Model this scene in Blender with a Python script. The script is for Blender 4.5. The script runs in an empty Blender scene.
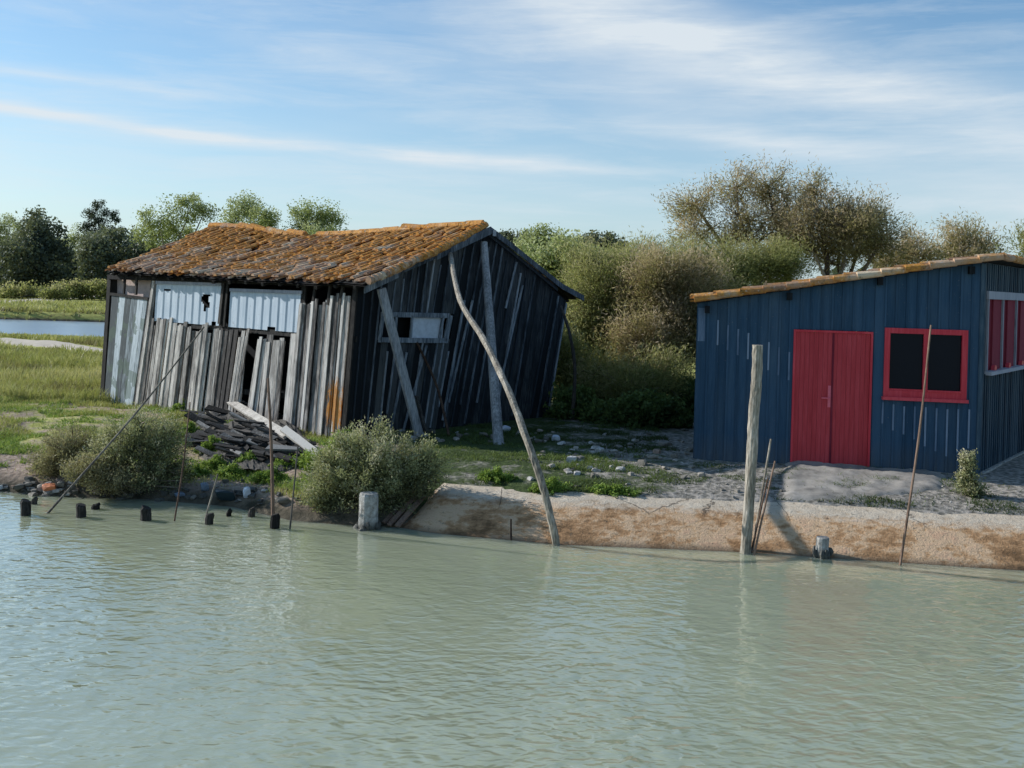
import bpy, math, random
import numpy as np
from mathutils import Vector, noise as mnoise
random.seed(7); rng = np.random.default_rng(7)
R = math.radians
scene = bpy.context.scene
COL = scene.collection

# ------------------------------------------------------------------ camera
F = 1020.0; CX, CY = 512.0, 290.0; ROLL = 0.029; CH = 3.3
cr, sr = math.cos(ROLL), math.sin(ROLL)
CR = Vector((cr, 0, sr)); CU = Vector((-sr, 0, cr)); CF = Vector((0, 1, 0)); CO = Vector((0, 0, CH))
def ray(px, py): return CR*((px-CX)/F) + CU*((CY-py)/F) + CF
def at_y(px, py, Y): d = ray(px, py); return CO + d*(Y/d.y)
def at_z(px, py, z): d = ray(px, py); return CO + d*((z-CH)/d.z)
def at_plane(px, py, p0, n): d = ray(px, py); return CO + d*((p0-CO).dot(n)/d.dot(n))
def proj(p):
    q = Vector(p)-CO; return CX+F*q.dot(CR)/q.y, CY-F*q.dot(CU)/q.y
def hor(px): return CY+(px-CX)*ROLL
cam_d = bpy.data.cameras.new('camera'); cam = bpy.data.objects.new('camera', cam_d); COL.objects.link(cam)
cam.location = CO
cam.rotation_euler = (R(90), 0, 0)
cam.rotation_mode = 'QUATERNION'
from mathutils import Matrix
cam.rotation_quaternion = Matrix((CR, CU, -CF)).transposed().to_quaternion()
cam_d.sensor_width = 36; cam_d.lens = 36*F/1024; cam_d.shift_y = -(384-CY)/1024
cam_d.clip_end = 5000; cam_d.clip_start = 0.05
scene.camera = cam
scene.render.resolution_x = 1024; scene.render.resolution_y = 768
scene.view_settings.view_transform = 'Standard'; scene.view_settings.look = 'None'; scene.view_settings.exposure = 0

# ------------------------------------------------------------------ helpers
def tag(o, label=None, cat=None, group=None, kind=None):
    if label: o['label'] = label
    if cat: o['category'] = cat
    if group: o['group'] = group
    if kind: o['kind'] = kind
    return o
def thing(name, loc, label, cat, group=None):
    o = bpy.data.objects.new(name, None); COL.objects.link(o); o.location = Vector(loc)
    o.empty_display_size = 0.2
    return tag(o, label, cat, group)
def sm(t): t = min(1, max(0, t)); return t*t*(3-2*t)
def nz(x, y, z=0.0): return mnoise.noise(Vector((x, y, z)))

class MB:
    """collects faces with a per-face tone, links them as one mesh"""
    def __init__(s): s.v = []; s.f = []; s.t = []
    def prism(s, q, n, th, tone=0.5, jit=0.0):
        """q: 4 points (ccw seen from +n), extruded by th along n (q is the back)"""
        n = Vector(n).normalized(); b = len(s.v)
        for p in q: s.v.append(Vector(p))
        for p in q: s.v.append(Vector(p)+n*th)
        s.f += [(b+3, b+2, b+1, b), (b+4, b+5, b+6, b+7), (b, b+1, b+5, b+4), (b+1, b+2, b+6, b+5), (b+2, b+3, b+7, b+6), (b+3, b, b+4, b+7)]
        s.t += [tone]*6
    def box(s, c, ax, ay, az, tone=0.5):
        c = Vector(c); ax, ay, az = Vector(ax), Vector(ay), Vector(az)
        s.prism([c-ax-ay-az, c+ax-ay-az, c+ax+ay-az, c-ax+ay-az], az, 2*az.length, tone)
    def tube(s, pts, rad, n=8, tone=0.5, rough=0.0, cap=True, sq=False):
        pts = [Vector(p) for p in pts]; b = len(s.v); m = len(pts)
        t0 = (pts[1]-pts[0]).normalized()
        a = t0.orthogonal().normalized()
        for i, p in enumerate(pts):
            t = (pts[min(i+1, m-1)]-pts[max(i-1, 0)]).normalized()
            a = (a - t*a.dot(t)).normalized(); c = t.cross(a)
            r = rad[i] if hasattr(rad, '__len__') else rad
            for k in range(n):
                an = 2*math.pi*k/n
                rr = r*(1+random.uniform(-rough, rough))
                s.v.append(p + (a*math.cos(an)+c*math.sin(an))*rr)
        for i in range(m-1):
            for k in range(n):
                k2 = (k+1) % n
                s.f.append((b+i*n+k, b+i*n+k2, b+(i+1)*n+k2, b+(i+1)*n+k)); s.t.append(tone)
        if cap:
            s.f.append(tuple(b+k for k in range(n))[::-1]); s.t.append(tone)
            s.f.append(tuple(b+(m-1)*n+k for k in range(n))); s.t.append(tone)
    def poly(s, pts, tone=0.5):
        b = len(s.v); s.v += [Vector(p) for p in pts]; s.f.append(tuple(range(b, b+len(pts)))); s.t.append(tone)
    def build(s, name, mat, parent=None, smooth=False, origin=None):
        org = parent_world(parent) if parent else Vector(origin or (0, 0, 0))
        me = bpy.data.meshes.new(name)
        me.from_pydata([tuple(v-org) for v in s.v], [], s.f)
        at = me.attributes.new('tone', 'FLOAT', 'FACE'); at.data.foreach_set('value', np.array(s.t, 'f'))
        if smooth: me.polygons.foreach_set('use_smooth', [True]*len(me.polygons))
        me.materials.append(mat); me.update()
        o = bpy.data.objects.new(name, me); COL.objects.link(o)
        if parent: o.parent = parent
        else: o.location = org
        return o
def parent_world(p):
    v = Vector(p.location)
    while p.parent: p = p.parent; v += Vector(p.location)
    return v
def np_mesh(name, V, Fq, tone, mat, parent=None, origin=None, smooth=False):
    """V (n,3); Fq (m,k) faces of k corners; tone (m,)"""
    org = parent_world(parent) if parent else Vector(origin or (0, 0, 0))
    V = V - np.array(org)
    me = bpy.data.meshes.new(name); m, k = Fq.shape
    me.vertices.add(len(V)); me.vertices.foreach_set('co', V.astype('f').ravel())
    me.loops.add(m*k); me.loops.foreach_set('vertex_index', Fq.astype('i').ravel())
    me.polygons.add(m); me.polygons.foreach_set('loop_start', np.arange(m, dtype='i')*k)
    me.update(calc_edges=True)
    if smooth: me.polygons.foreach_set('use_smooth', np.ones(m, bool))
    at = me.attributes.new('tone', 'FLOAT', 'FACE'); at.data.foreach_set('value', tone.astype('f'))
    me.materials.append(mat); me.validate()
    o = bpy.data.objects.new(name, me); COL.objects.link(o)
    if parent: o.parent = parent
    else: o.location = org
    return o
def unit(a): return a/np.maximum(np.linalg.norm(a, axis=1, keepdims=True), 1e-9)
def leaves(P, D, L, W, tone):
    """diamond leaves at P, long axis D (unit), length L, width W"""
    n = len(P); rnd = unit(rng.normal(size=(n, 3))); S = unit(np.cross(D, rnd))
    L = np.asarray(L).reshape(-1, 1); W = np.asarray(W).reshape(-1, 1)
    N = np.cross(D, S)
    V = np.stack([P-D*L/2, P+S*W/2+N*W*.15, P+D*L/2, P-S*W/2+N*W*.15], 1).reshape(-1, 3)
    Fq = np.arange(4*n).reshape(n, 4)
    return V, Fq, tone

# ------------------------------------------------------------------ materials
class NT:
    def __init__(s, tree): s.t = tree; s.n = tree.nodes; s.l = tree.links
    def node(s, typ, **kw):
        o = s.n.new(typ)
        for k, v in kw.items(): setattr(o, k, v)
        return o
    def put(s, sock, v):
        if hasattr(v, 'is_output') or isinstance(v, bpy.types.NodeSocket): s.l.new(v, sock)
        else: sock.default_value = v
    def math(s, op, a, b=None, c=None, clamp=False):
        o = s.node('ShaderNodeMath', operation=op); o.use_clamp = clamp
        s.put(o.inputs[0], a)
        if b is not None: s.put(o.inputs[1], b)
        if c is not None: s.put(o.inputs[2], c)
        return o.outputs[0]
    def mix(s, f, a, b, typ='MIX'):
        o = s.node('ShaderNodeMix', data_type='RGBA', blend_type=typ); o.clamp_factor = True
        s.put(o.inputs[0], f); s.put(o.inputs[6], rgba(a)); s.put(o.inputs[7], rgba(b)); return o.outputs[2]
    def ramp(s, f, stops):
        o = s.node('ShaderNodeValToRGB'); e = o.color_ramp.elements
        while len(e) > 1: e.remove(e[0])
        e[0].position = stops[0][0]; e[0].color = rgba(stops[0][1])
        for p, c in stops[1:]: k = e.new(p); k.color = rgba(c)
        s.put(o.inputs[0], f); return o.outputs[0]
    def noise(s, vec, scale, detail=4, rough=.55, dist=0, out=0):
        o = s.node('ShaderNodeTexNoise'); s.put(o.inputs['Vector'], vec)
        o.inputs['Scale'].default_value = scale; o.inputs['Detail'].default_value = detail
        o.inputs['Roughness'].default_value = rough; o.inputs['Distortion'].default_value = dist; return o.outputs[out]
    def map(s, vec, scale=(1, 1, 1), rot=(0, 0, 0), loc=(0, 0, 0)):
        o = s.node('ShaderNodeMapping'); s.put(o.inputs[0], vec)
        o.inputs['Scale'].default_value = scale; o.inputs['Rotation'].default_value = rot; o.inputs['Location'].default_value = loc
        return o.outputs[0]
    def attr(s, name, out='Fac'): o = s.node('ShaderNodeAttribute', attribute_name=name); return o.outputs[out]
    def pos(s): return s.node('ShaderNodeNewGeometry').outputs['Position']
def rgba(c):
    if isinstance(c, bpy.types.NodeSocket): return c
    if isinstance(c, (int, float)): return (c, c, c, 1)
    return tuple(c) + ((1,) if len(c) == 3 else ())
def material(name):
    m = bpy.data.materials.new(name); m.use_nodes = True; nt = NT(m.node_tree)
    return m, nt, nt.n['Principled BSDF']
def finish(nt, bs, col, rough=.8, bump=None, strength=.5, dist=.01, spec=.3):
    nt.put(bs.inputs['Base Color'], rgba(col)); nt.put(bs.inputs['Roughness'], rough)
    bs.inputs['Specular IOR Level'].default_value = spec
    if bump is not None:
        b = nt.node('ShaderNodeBump'); b.inputs['Strength'].default_value = strength; b.inputs['Distance'].default_value = dist
        nt.put(b.inputs['Height'], bump); nt.l.new(b.outputs[0], bs.inputs['Normal'])

def wood(name, dark, mid, light, zs=.35, lichen=0, strength=.6, rough=.85, green=0):
    m, nt, bs = material(name); p = nt.pos(); tone = nt.attr('tone')
    off = nt.node('ShaderNodeCombineXYZ'); nt.put(off.inputs[2], nt.math('MULTIPLY', tone, 37.0)); 
    va = nt.node('ShaderNodeVectorMath', operation='ADD'); nt.put(va.inputs[0], p); nt.l.new(off.outputs[0], va.inputs[1])
    g = nt.noise(nt.map(va.outputs[0], (14, 14, zs*3)), 3.0, 6, .65, .4)
    g2 = nt.noise(nt.map(va.outputs[0], (3, 3, .8)), 1.6, 4, .6)
    f = nt.math('ADD', nt.math('MULTIPLY', g, .62), nt.math('MULTIPLY', g2, .38))
    f = nt.math('ADD', f, nt.math('MULTIPLY', nt.math('SUBTRACT', tone, .5), .45))
    c = nt.ramp(f, [(.36, dark), (.5, mid), (.65, light)])
    if green:
        gm = nt.math('MULTIPLY', nt.math('GREATER_THAN', nt.noise(va.outputs[0], 2.5, 5), .56), green)
        c = nt.mix(gm, c, (.13, .17, .12))
    if lichen:
        sp_ = nt.node('ShaderNodeSeparateXYZ'); nt.put(sp_.inputs[0], p)
        q = at_y(333, 408, 17.9)
        dx = nt.math('MULTIPLY', nt.math('SUBTRACT', sp_.outputs[0], q.x), 3.2); dz = nt.math('MULTIPLY', nt.math('SUBTRACT', sp_.outputs[2], q.z), 1.5)
        rr = nt.math('ADD', nt.math('MULTIPLY', dx, dx), nt.math('MULTIPLY', dz, dz))
        nn = nt.noise(nt.map(p, (1.6, 1.6, .5)), 8, 8, .8)
        msk = nt.math('MULTIPLY_ADD', nt.math('SUBTRACT', nt.math('MULTIPLY', nn, 5.0), nt.math('MULTIPLY', rr, 1.5)), 3.0, -5.4, clamp=True)
        c = nt.mix(nt.math('MULTIPLY', msk, .9), c, nt.mix(nt.noise(p, 30, 4), (.42, .14, .02), (.72, .33, .06)))
    finish(nt, bs, c, rough, g, strength, .012, .2)
    return m
M = {}
M['old_wood'] = wood('weathered_wood', (.075, .065, .058), (.36, .325, .285), (.74, .68, .6), .35, strength=1.0, lichen=1)
M['pale_wood'] = wood('pale_weathered_wood', (.12, .105, .09), (.38, .34, .29), (.62, .57, .49), .4)
M['white_wood'] = wood('whitewashed_wood', (.1, .11, .11), (.33, .37, .38), (.6, .65, .66), .3, green=.6, strength=.7)
M['black_wood'] = wood('tarred_wood', (.010, .012, .014), (.026, .030, .034), (.085, .09, .09), .3, strength=.7)
M['grey_batten'] = wood('grey_batten_wood', (.03, .037, .045), (.12, .14, .16), (.34, .36, .38), .4)
M['prop_wood'] = wood('grey_prop_wood', (.10, .10, .10), (.26, .26, .26), (.48, .47, .45), .4)
M['pole_wood'] = wood('driftwood_pole', (.11, .09, .07), (.30, .26, .2), (.58, .51, .42), .8)
M['slab_grey'] = wood('dark_grey_slab', (.03, .028, .026), (.09, .085, .078), (.24, .23, .21), .8)
M['red_wood'] = wood('reddish_stick_wood', (.05, .03, .02), (.13, .08, .055), (.26, .17, .12), .8)
M['rot_wood'] = wood('rotten_dark_wood', (.016, .014, .012), (.045, .04, .034), (.11, .095, .08), .8)
M['blue'] = wood('blue_painted_boards', (.018, .054, .096), (.026, .070, .122), (.040, .092, .152), .25, strength=.25, rough=.55)
def grime(m):
    nt = NT(m.node_tree); bs = nt.n['Principled BSDF']; src = bs.inputs['Base Color'].links[0].from_socket; p = nt.pos()
    sp_ = nt.node('ShaderNodeSeparateXYZ'); nt.put(sp_.inputs[0], p); n = nt.noise(nt.map(p, (5, 5, .7)), 2.2, 6, .65); n2 = nt.noise(p, 26, 4, .7)
    low = nt.math('MULTIPLY', nt.math('MULTIPLY_ADD', sp_.outputs[2], -2.2, 2.3, clamp=True), nt.math('MULTIPLY_ADD', n, 2.4, -.5, clamp=True))
    fade = nt.math('MULTIPLY_ADD', nt.noise(nt.map(p, (2, 2, .5), loc=(4, 1, 2)), 1.5, 5, .6), 3.0, -1.35, clamp=True)
    c = nt.mix(nt.math('MULTIPLY', fade, .35), src, (.10, .14, .17)); c = nt.mix(nt.math('MULTIPLY', low, .45), c, (.16, .145, .12))
    c = nt.mix(nt.math('MULTIPLY', nt.math('GREATER_THAN', n2, .68), .5), c, (.2, .2, .2)); nt.l.new(c, bs.inputs['Base Color'])
grime(M['blue'])
M['blue_side'] = wood('blue_painted_side_boards', (.012, .03, .05), (.03, .065, .095), (.08, .12, .15), .3, strength=.4, rough=.6)
M['pale_blue'] = wood('painted_sun_blue', (.10, .15, .22), (.16, .22, .3), (.24, .3, .38), .4)  # blue of the sunlit streaks, light put into the paint colour
M['red'] = wood('red_painted_boards', (.44, .036, .044), (.52, .048, .058), (.60, .072, .084), .25, strength=.2, rough=.45)
M['red_frame'] = wood('red_painted_frame', (.54, .034, .048), (.64, .05, .066), (.72, .085, .105), .25, strength=.15, rough=.4)
M['rust_red'] = wood('dull_red_shutters', (.13, .012, .025), (.19, .02, .036), (.25, .034, .052), .25, strength=.2)
M['grey_trim'] = wood('grey_primed_trim', (.2, .2, .22), (.3, .31, .34), (.42, .42, .45), .4, strength=.2)

def plain(name, col, rough=.7, var=.15, scale=6, bump=.3, metal=0, spec=.3):
    m, nt, bs = material(name); p = nt.pos(); n = nt.noise(p, scale, 6, .6)
    c = nt.mix(nt.math('MULTIPLY_ADD', n, 1.6, -.3, clamp=True), [k*(1-var) for k in col], [min(1, k*(1+var)) for k in col])
    finish(nt, bs, c, rough, n, bump, .01, spec); bs.inputs['Metallic'].default_value = metal
    return m
M['dark'] = plain('interior_shade', (.008, .009, .011), .9)
M['fly'] = plain('white_sheet', (.55, .58, .62), .5, .25, 9)
M['handle'] = plain('painted_handle', (.8, .16, .2), .35)
M['steel'] = plain('steel', (.5, .5, .5), .3, metal=1)
M['plaster'] = plain('pinkish_plaster', (.55, .42, .36), .9, .3, 12)
m, nt, bs = material('pale_stone'); p = nt.pos(); n_ = nt.noise(p, 11, 6, .7); oi = nt.node('ShaderNodeObjectInfo')
c = nt.ramp(oi.outputs['Random'], [(0, (.13, .115, .095)), (.35, (.27, .24, .2)), (.7, (.42, .37, .31)), (.93, (.55, .53, .5)), (1, (.35, .2, .13))])
c = nt.mix(nt.math('MULTIPLY_ADD', n_, 3, -1.3, clamp=True), c, (.10, .095, .06)); finish(nt, bs, c, .9, n_, .8, .02); M['stone'] = m
M['dkstone'] = plain('dark_wet_stone', (.09, .085, .07), .7, .5, 9, .8)
M['plastic_blue'] = plain('faded_blue_plastic', (.15, .19, .24), .4, .3, 12)
M['orange'] = plain('orange_sack', (.62, .21, .09), .7, .3, 14)
M['tarp'] = plain('dark_tarpaulin', (.02, .035, .04), .35, .4, 10)
M['pane'] = None
m, nt, bs = material('dark_window_glass'); finish(nt, bs, (.004, .006, .012), .12, spec=.12); M['pane'] = m

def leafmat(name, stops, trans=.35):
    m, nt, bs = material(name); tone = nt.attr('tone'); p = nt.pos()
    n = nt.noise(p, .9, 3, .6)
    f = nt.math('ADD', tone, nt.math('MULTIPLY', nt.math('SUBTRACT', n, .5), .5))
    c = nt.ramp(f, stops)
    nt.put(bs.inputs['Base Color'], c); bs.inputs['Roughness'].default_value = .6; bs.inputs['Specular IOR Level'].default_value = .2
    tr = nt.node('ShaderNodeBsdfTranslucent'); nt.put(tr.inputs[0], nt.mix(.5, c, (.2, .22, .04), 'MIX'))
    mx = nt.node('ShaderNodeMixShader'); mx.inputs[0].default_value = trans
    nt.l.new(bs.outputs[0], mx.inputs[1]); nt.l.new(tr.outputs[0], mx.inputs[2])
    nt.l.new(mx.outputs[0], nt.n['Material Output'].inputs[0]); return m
M['lf_dark'] = leafmat('holm_oak_leaves', [(.1, (.06, .08, .06)), (.5, (.14, .16, .10)), (.9, (.25, .26, .16))], .25)
M['lf_pine'] = leafmat('pine_needles', [(.1, (.02, .036, .024)), (.5, (.05, .072, .042)), (.9, (.09, .12, .06))], .15)
M['lf_spring'] = leafmat('spring_leaves', [(.1, (.2, .25, .08)), (.5, (.38, .43, .15)), (.9, (.60, .62, .34))], .5)
M['lf_tam'] = leafmat('tamarisk_foliage', [(.05, (.17, .145, .07)), (.4, (.38, .315, .145)), (.65, (.58, .43, .24)), (.95, (.80, .61, .42))], .55)
M['lf_tamg'] = leafmat('green_tamarisk_foliage', [(.05, (.12, .135, .05)), (.45, (.33, .345, .12)), (.75, (.48, .45, .18)), (.95, (.62, .54, .30))], .55)
M['lf_under'] = leafmat('undergrowth_leaves', [(.1, (.035, .06, .02)), (.5, (.085, .13, .04)), (.9, (.16, .22, .06))])
M['lf_grey'] = leafmat('grey_green_leaves', [(.1, (.13, .135, .07)), (.45, (.32, .33, .16)), (.75, (.48, .48, .24)), (.95, (.66, .60, .40))], .4)
M['lf_bright'] = leafmat('bright_green_leaves', [(.1, (.10, .18, .03)), (.5, (.21, .33, .05)), (.9, (.36, .46, .10))])
M['lf_dry'] = leafmat('dry_shrub_twigs', [(.1, (.17, .14, .08)), (.5, (.34, .30, .15)), (.9, (.52, .44, .25))], .35)
M['lf_grass'] = leafmat('grass_blades', [(.05, (.24, .19, .10)), (.35, (.33, .29, .11)), (.6, (.42, .43, .11)), (.95, (.62, .56, .25))], .35)
M['bark'] = wood('grey_bark', (.04, .035, .03), (.11, .095, .08), (.22, .2, .17), 1.0)
M['twig'] = wood('twig_bark', (.09, .065, .05), (.19, .145, .11), (.34, .28, .22), 1.0)

# concrete embankment
m, nt, bs = material('stained_concrete'); p = nt.pos()
n1 = nt.noise(p, 1.3, 6, .65); n2 = nt.noise(nt.map(p, (1, 1, 3)), 7, 8, .7); n3 = nt.noise(p, 40, 3)
z = nt.node('ShaderNodeSeparateXYZ'); nt.put(z.inputs[0], p); z = z.outputs[2]
top = nt.mix(nt.math('MULTIPLY_ADD', n2, 1.8, -.5, clamp=True), (.47, .37, .26), (.72, .62, .48))
low = nt.ramp(nt.math('ADD', nt.math('MULTIPLY', n1, .6), nt.math('MULTIPLY', n2, .4)), [(.38, (.20, .11, .05)), (.47, (.48, .27, .13)), (.53, (.66, .45, .27)), (.62, (.60, .36, .22))])
zz = nt.math('ADD', z, nt.math('MULTIPLY', nt.math('SUBTRACT', n2, .5), .16))
c = nt.mix(nt.math('MULTIPLY_ADD', zz, 14.0, -4.5, clamp=True), low, top)
c = nt.mix(nt.math('MULTIPLY', nt.math('SUBTRACT', 1.0, nt.math('MULTIPLY', z, 16.0, clamp=True)), .75, clamp=True), c, (.06, .045, .03))
sp = nt.noise(p, 12, 5, .7)
c = nt.mix(nt.math('MULTIPLY', nt.math('GREATER_THAN', sp, .63), .6), c, (.12, .1, .07))
vo = nt.node('ShaderNodeTexVoronoi', feature='DISTANCE_TO_EDGE'); vo.inputs['Scale'].default_value = .42
dv = nt.node('ShaderNodeVectorMath', operation='ADD'); nt.put(dv.inputs[0], nt.map(p, (1, .45, .3)))
nt.put(dv.inputs[1], nt.math('MULTIPLY', n2, .12)); nt.l.new(dv.outputs[0], vo.inputs['Vector'])
c = nt.mix(nt.math('MULTIPLY', nt.math('MULTIPLY', nt.math('LESS_THAN', vo.outputs[0], .0022), nt.math('MULTIPLY_ADD', z, 12, -3.2, clamp=True)), .75), c, (.05, .04, .03))
finish(nt, bs, c, .9, nt.math('ADD', n2, nt.math('MULTIPLY', n3, .4)), .8, .03, .2); M['concrete'] = m

# pile concrete
m, nt, bs = material('old_concrete_pile'); p = nt.pos(); n = nt.noise(p, 14, 6, .7)
zc = nt.node('ShaderNodeSeparateXYZ'); nt.put(zc.inputs[0], p)
c = nt.ramp(n, [(.35, (.22, .2, .17)), (.55, (.42, .4, .36)), (.7, (.58, .56, .52))])
c = nt.mix(nt.math('SUBTRACT', 1.0, nt.math('MULTIPLY', zc.outputs[2], 7.0, clamp=True), clamp=True), c, (.07, .065, .05))
finish(nt, bs, c, .9, n, 1, .02); M['pile'] = m

# roof tiles
def tilemat(name, lich):
    m, nt, bs = material(name); p = nt.pos(); tone = nt.attr('tone')
    n1 = nt.noise(p, 1.1, 5, .6); n2 = nt.noise(p, 16, 5, .7); n3 = nt.noise(p, 5, 5, .65)
    base = nt.ramp(tone, [(0, (.26, .15, .09)), (.3, (.44, .27, .17)), (.6, (.57, .40, .26)), (.85, (.70, .56, .38)), (1, (.38, .33, .25))])
    li = nt.mix(nt.math('MULTIPLY_ADD', n2, 3, -1.1, clamp=True), (.34, .13, .025), (.78, .36, .05))
    f = nt.math('ADD', nt.math('MULTIPLY', n1, 1.05), nt.math('MULTIPLY', n3, .45))
    zz_ = nt.node('ShaderNodeSeparateXYZ'); nt.put(zz_.inputs[0], p)
    f = nt.math('ADD', f, nt.math('MULTIPLY_ADD', nt.math('ADD', zz_.outputs[2], nt.math('MULTIPLY', zz_.outputs[0], .08)), .15 if lich < .55 else .0, -.50 if lich < .55 else .0))
    f = nt.math('MULTIPLY_ADD', f, 7, -4.75 if lich < .55 else -4.95, clamp=True)
    c = nt.mix(nt.math('MULTIPLY', f, .85), base, li)
    mo = nt.math('MULTIPLY_ADD', nt.noise(p, 7, 6, .7), 8, -4.4, clamp=True)
    c = nt.mix(nt.math('MULTIPLY', mo, .75), c, (.06, .055, .022))
    sp = nt.math('GREATER_THAN', nt.noise(nt.map(p, loc=(5, 3, 1)), 24, 3, .6), .64)
    c = nt.mix(nt.math('MULTIPLY', sp, .6), c, (.55, .5, .42))
    finish(nt, bs, c, .9, n2, .8, .015, .15); return m
M['tile'] = tilemat('lichen_covered_clay_tiles', .5)
M['tile_new'] = tilemat('orange_clay_tiles', .6)

# front boards with lichen patch: separate material driven by position attribute
m = wood('weathered_wood_orange', (.16, .05, .012), (.46, .17, .025), (.6, .36, .16), .5, strength=.9); M['orange_wood'] = m

# light blue panel
m, nt, bs = material('pale_blue_sheet'); p = nt.pos()
n = nt.noise(nt.map(p, (6, 6, .8)), 2, 5, .6); n2 = nt.noise(p, 11, 5, .7)
c = nt.mix(nt.math('MULTIPLY_ADD', n, 2, -.5, clamp=True), (.42, .50, .56), (.66, .72, .76))
c = nt.mix(nt.math('MULTIPLY_ADD', n2, 6, -3.7, clamp=True), c, (.27, .26, .25))
finish(nt, bs, c, .5, n, .3, .01); M['panel'] = m

# ------------------------------------------------------------------ terrain
shore_px = [(-420, 492), (-200, 488), (-60, 489), (0, 493), (60, 498), (150, 501), (230, 508), (290, 522), (350, 527), (400, 528), (430, 533), (560, 545), (745, 552.5), (900, 563), (1024, 571), (1250, 587)]
SP = [at_z(a, b, 0) for a, b in shore_px]
SX = np.array([p.x for p in SP]); SY = np.array([p.y for p in SP])
SX = np.concatenate([[-400], SX, [400]]); SY = np.concatenate([[SY[0]+20], SY, [SY[-1]-8]])
XQ = at_z(405, 528, 0).x
def shore(x): return float(np.interp(x, SX, SY))
def gz(x, y):
    t = y - shore(x)
    q = sm((x-XQ+.1)/.5)
    nat = np.interp(t, [-8, 0, .25, .5, 1.2, 2.5, 4], [-1.5, -.06, .10, .20, .33, .5, .6])
    nat += nz(x*1.3, y*1.3)*.06*sm(t) + nz(x*.4, y*.4, 3)*.09*sm(t/3)
    man = np.interp(t, [-8, -.2, .1, .6, 1.05, 1.4, 3.2], [-1.5, -.6, -.35, .1, .40, .49, .6])
    man += (nz(x*1.7, y*1.7)*.03+nz(x*5, y*5)*.018)*sm((t-.7)/.4)*(1-sm((t-4)/3)) 
    z = nat*(1-q)+man*q
    # lagoon
    if y > 45 and x < 5:
        e0 = 56.5+1.5*nz(x*.05, 1.); e1 = 76.5+2*nz(x*.04, 9.)
        d = sm((y-e0)/1.2)*sm((e1-y)/.8)*sm((-4-x)/4)
        z -= .52*sm((y-44)/11)*(1-sm((y-76)/1.0))*sm((-4-x)/4)
        z = z*(1-d) - .5*d
    if y > 90: z += 1.0*sm((y-90)/300)
    return z
def ground_pt(px, py):
    z = .5
    for _ in range(12):
        p = at_z(px, py, min(z, 3.0)); z = .5*z+.5*gz(p.x, p.y)
    p = at_z(px, py, z); return Vector((p.x, p.y, gz(p.x, p.y)))
def grow(a, b, s, g):
    out = [a]
    while out[-1] < b: out.append(out[-1]+s); s *= g
    return out
xs = sorted(set([-v for v in grow(14, 1500, .3, 1.18)])) + list(np.arange(-13.9, 11, .11)) + grow(11, 1500, .3, 1.18)
ys = list(np.arange(11.6, 25, .1)) + grow(25, 56, .25, 1.03) + list(np.arange(56.5, 78, .35)) + grow(78, 3000, .6, 1.14)
xs = np.array(xs); ys = np.array(ys)
def hash_noise(X, Y, s, o=0): return np.array([[nz(x*s, y*s, o) for x in X] for y in Y])
G = np.array([[gz(x, y) for x in xs] for y in ys])
nx, ny = len(xs), len(ys)
XX, YY = np.meshgrid(xs, ys)
V = np.stack([XX, YY, G], -1).reshape(-1, 3)
ii = np.arange(ny-1)[:, None]*nx+np.arange(nx-1)[None, :]
Fq = np.stack([ii, ii+1, ii+nx+1, ii+nx], -1).reshape(-1, 4)

m, nt, bs = material('ground_soil_and_grass'); p = nt.pos()
sx = nt.node('ShaderNodeSeparateXYZ'); nt.put(sx.inputs[0], p); X, Y, Z = sx.outputs
n1 = nt.noise(p, .55, 5, .6); n2 = nt.noise(p, 3.2, 6, .65); n3 = nt.noise(p, 18, 5, .7); n4 = nt.noise(nt.map(p, (.25, 1, 1)), .35, 4, .6)
vn = nt.node('ShaderNodeTexVoronoi'); vn.inputs['Scale'].default_value = 11; nt.put(vn.inputs['Vector'], p)
grass = nt.ramp(nt.math('ADD', nt.math('MULTIPLY', n2, .5), nt.math('MULTIPLY', n4, .5)), [(.36, (.22, .18, .08)), (.47, (.33, .31, .09)), (.56, (.42, .42, .12)), (.66, (.52, .46, .2))])
soil = nt.ramp(n3, [(.3, (.19, .13, .09)), (.5, (.38, .28, .21)), (.7, (.54, .43, .34))])
grav = nt.ramp(nt.math('ADD', nt.math('MULTIPLY', n3, .6), nt.math('MULTIPLY', vn.outputs['Distance'], .5)), [(.3, (.10, .09, .07)), (.5, (.22, .2, .165)), (.68, (.42, .37, .31))])
moss = nt.ramp(n3, [(.3, (.03, .045, .015)), (.7, (.10, .13, .045))])
yard = nt.mix(nt.math('MULTIPLY_ADD', nt.math('ADD', nt.math('MULTIPLY', n1, .5), nt.math('MULTIPLY', n2, .5)), 9, nt.math('MULTIPLY_ADD', X, -.38, -3.3), clamp=True), grav, moss)
nearx = nt.math('MULTIPLY_ADD', X, 1.2, 2.8, clamp=True)                 # right of x ~ -2
neary = nt.math('MULTIPLY_ADD', Y, -.25, 6.6, clamp=True)
left = nt.mix(nt.math('MULTIPLY_ADD', nt.math('ADD', nt.math('MULTIPLY', n2, .5), nt.math('MULTIPLY', n1, .5)), 9, nt.math('MULTIPLY_ADD', Y, -.16, -.7), clamp=True), grass, soil)
c = nt.mix(nt.math('MULTIPLY', nearx, neary), left, yard)
mud = nt.ramp(n2, [(.35, (.05, .045, .03)), (.65, (.16, .13, .09))])
c = nt.mix(nt.math('MULTIPLY_ADD', Z, -7, 1.6, clamp=True), c, mud)
finish(nt, bs, c, .95, nt.math('ADD', n3, nt.math('MULTIPLY', vn.outputs['Distance'], .5)), .8, .03, .1); M['ground'] = m
tag(np_mesh('ground', V, Fq, np.zeros(len(Fq)), m, smooth=True), kind='structure')

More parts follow.
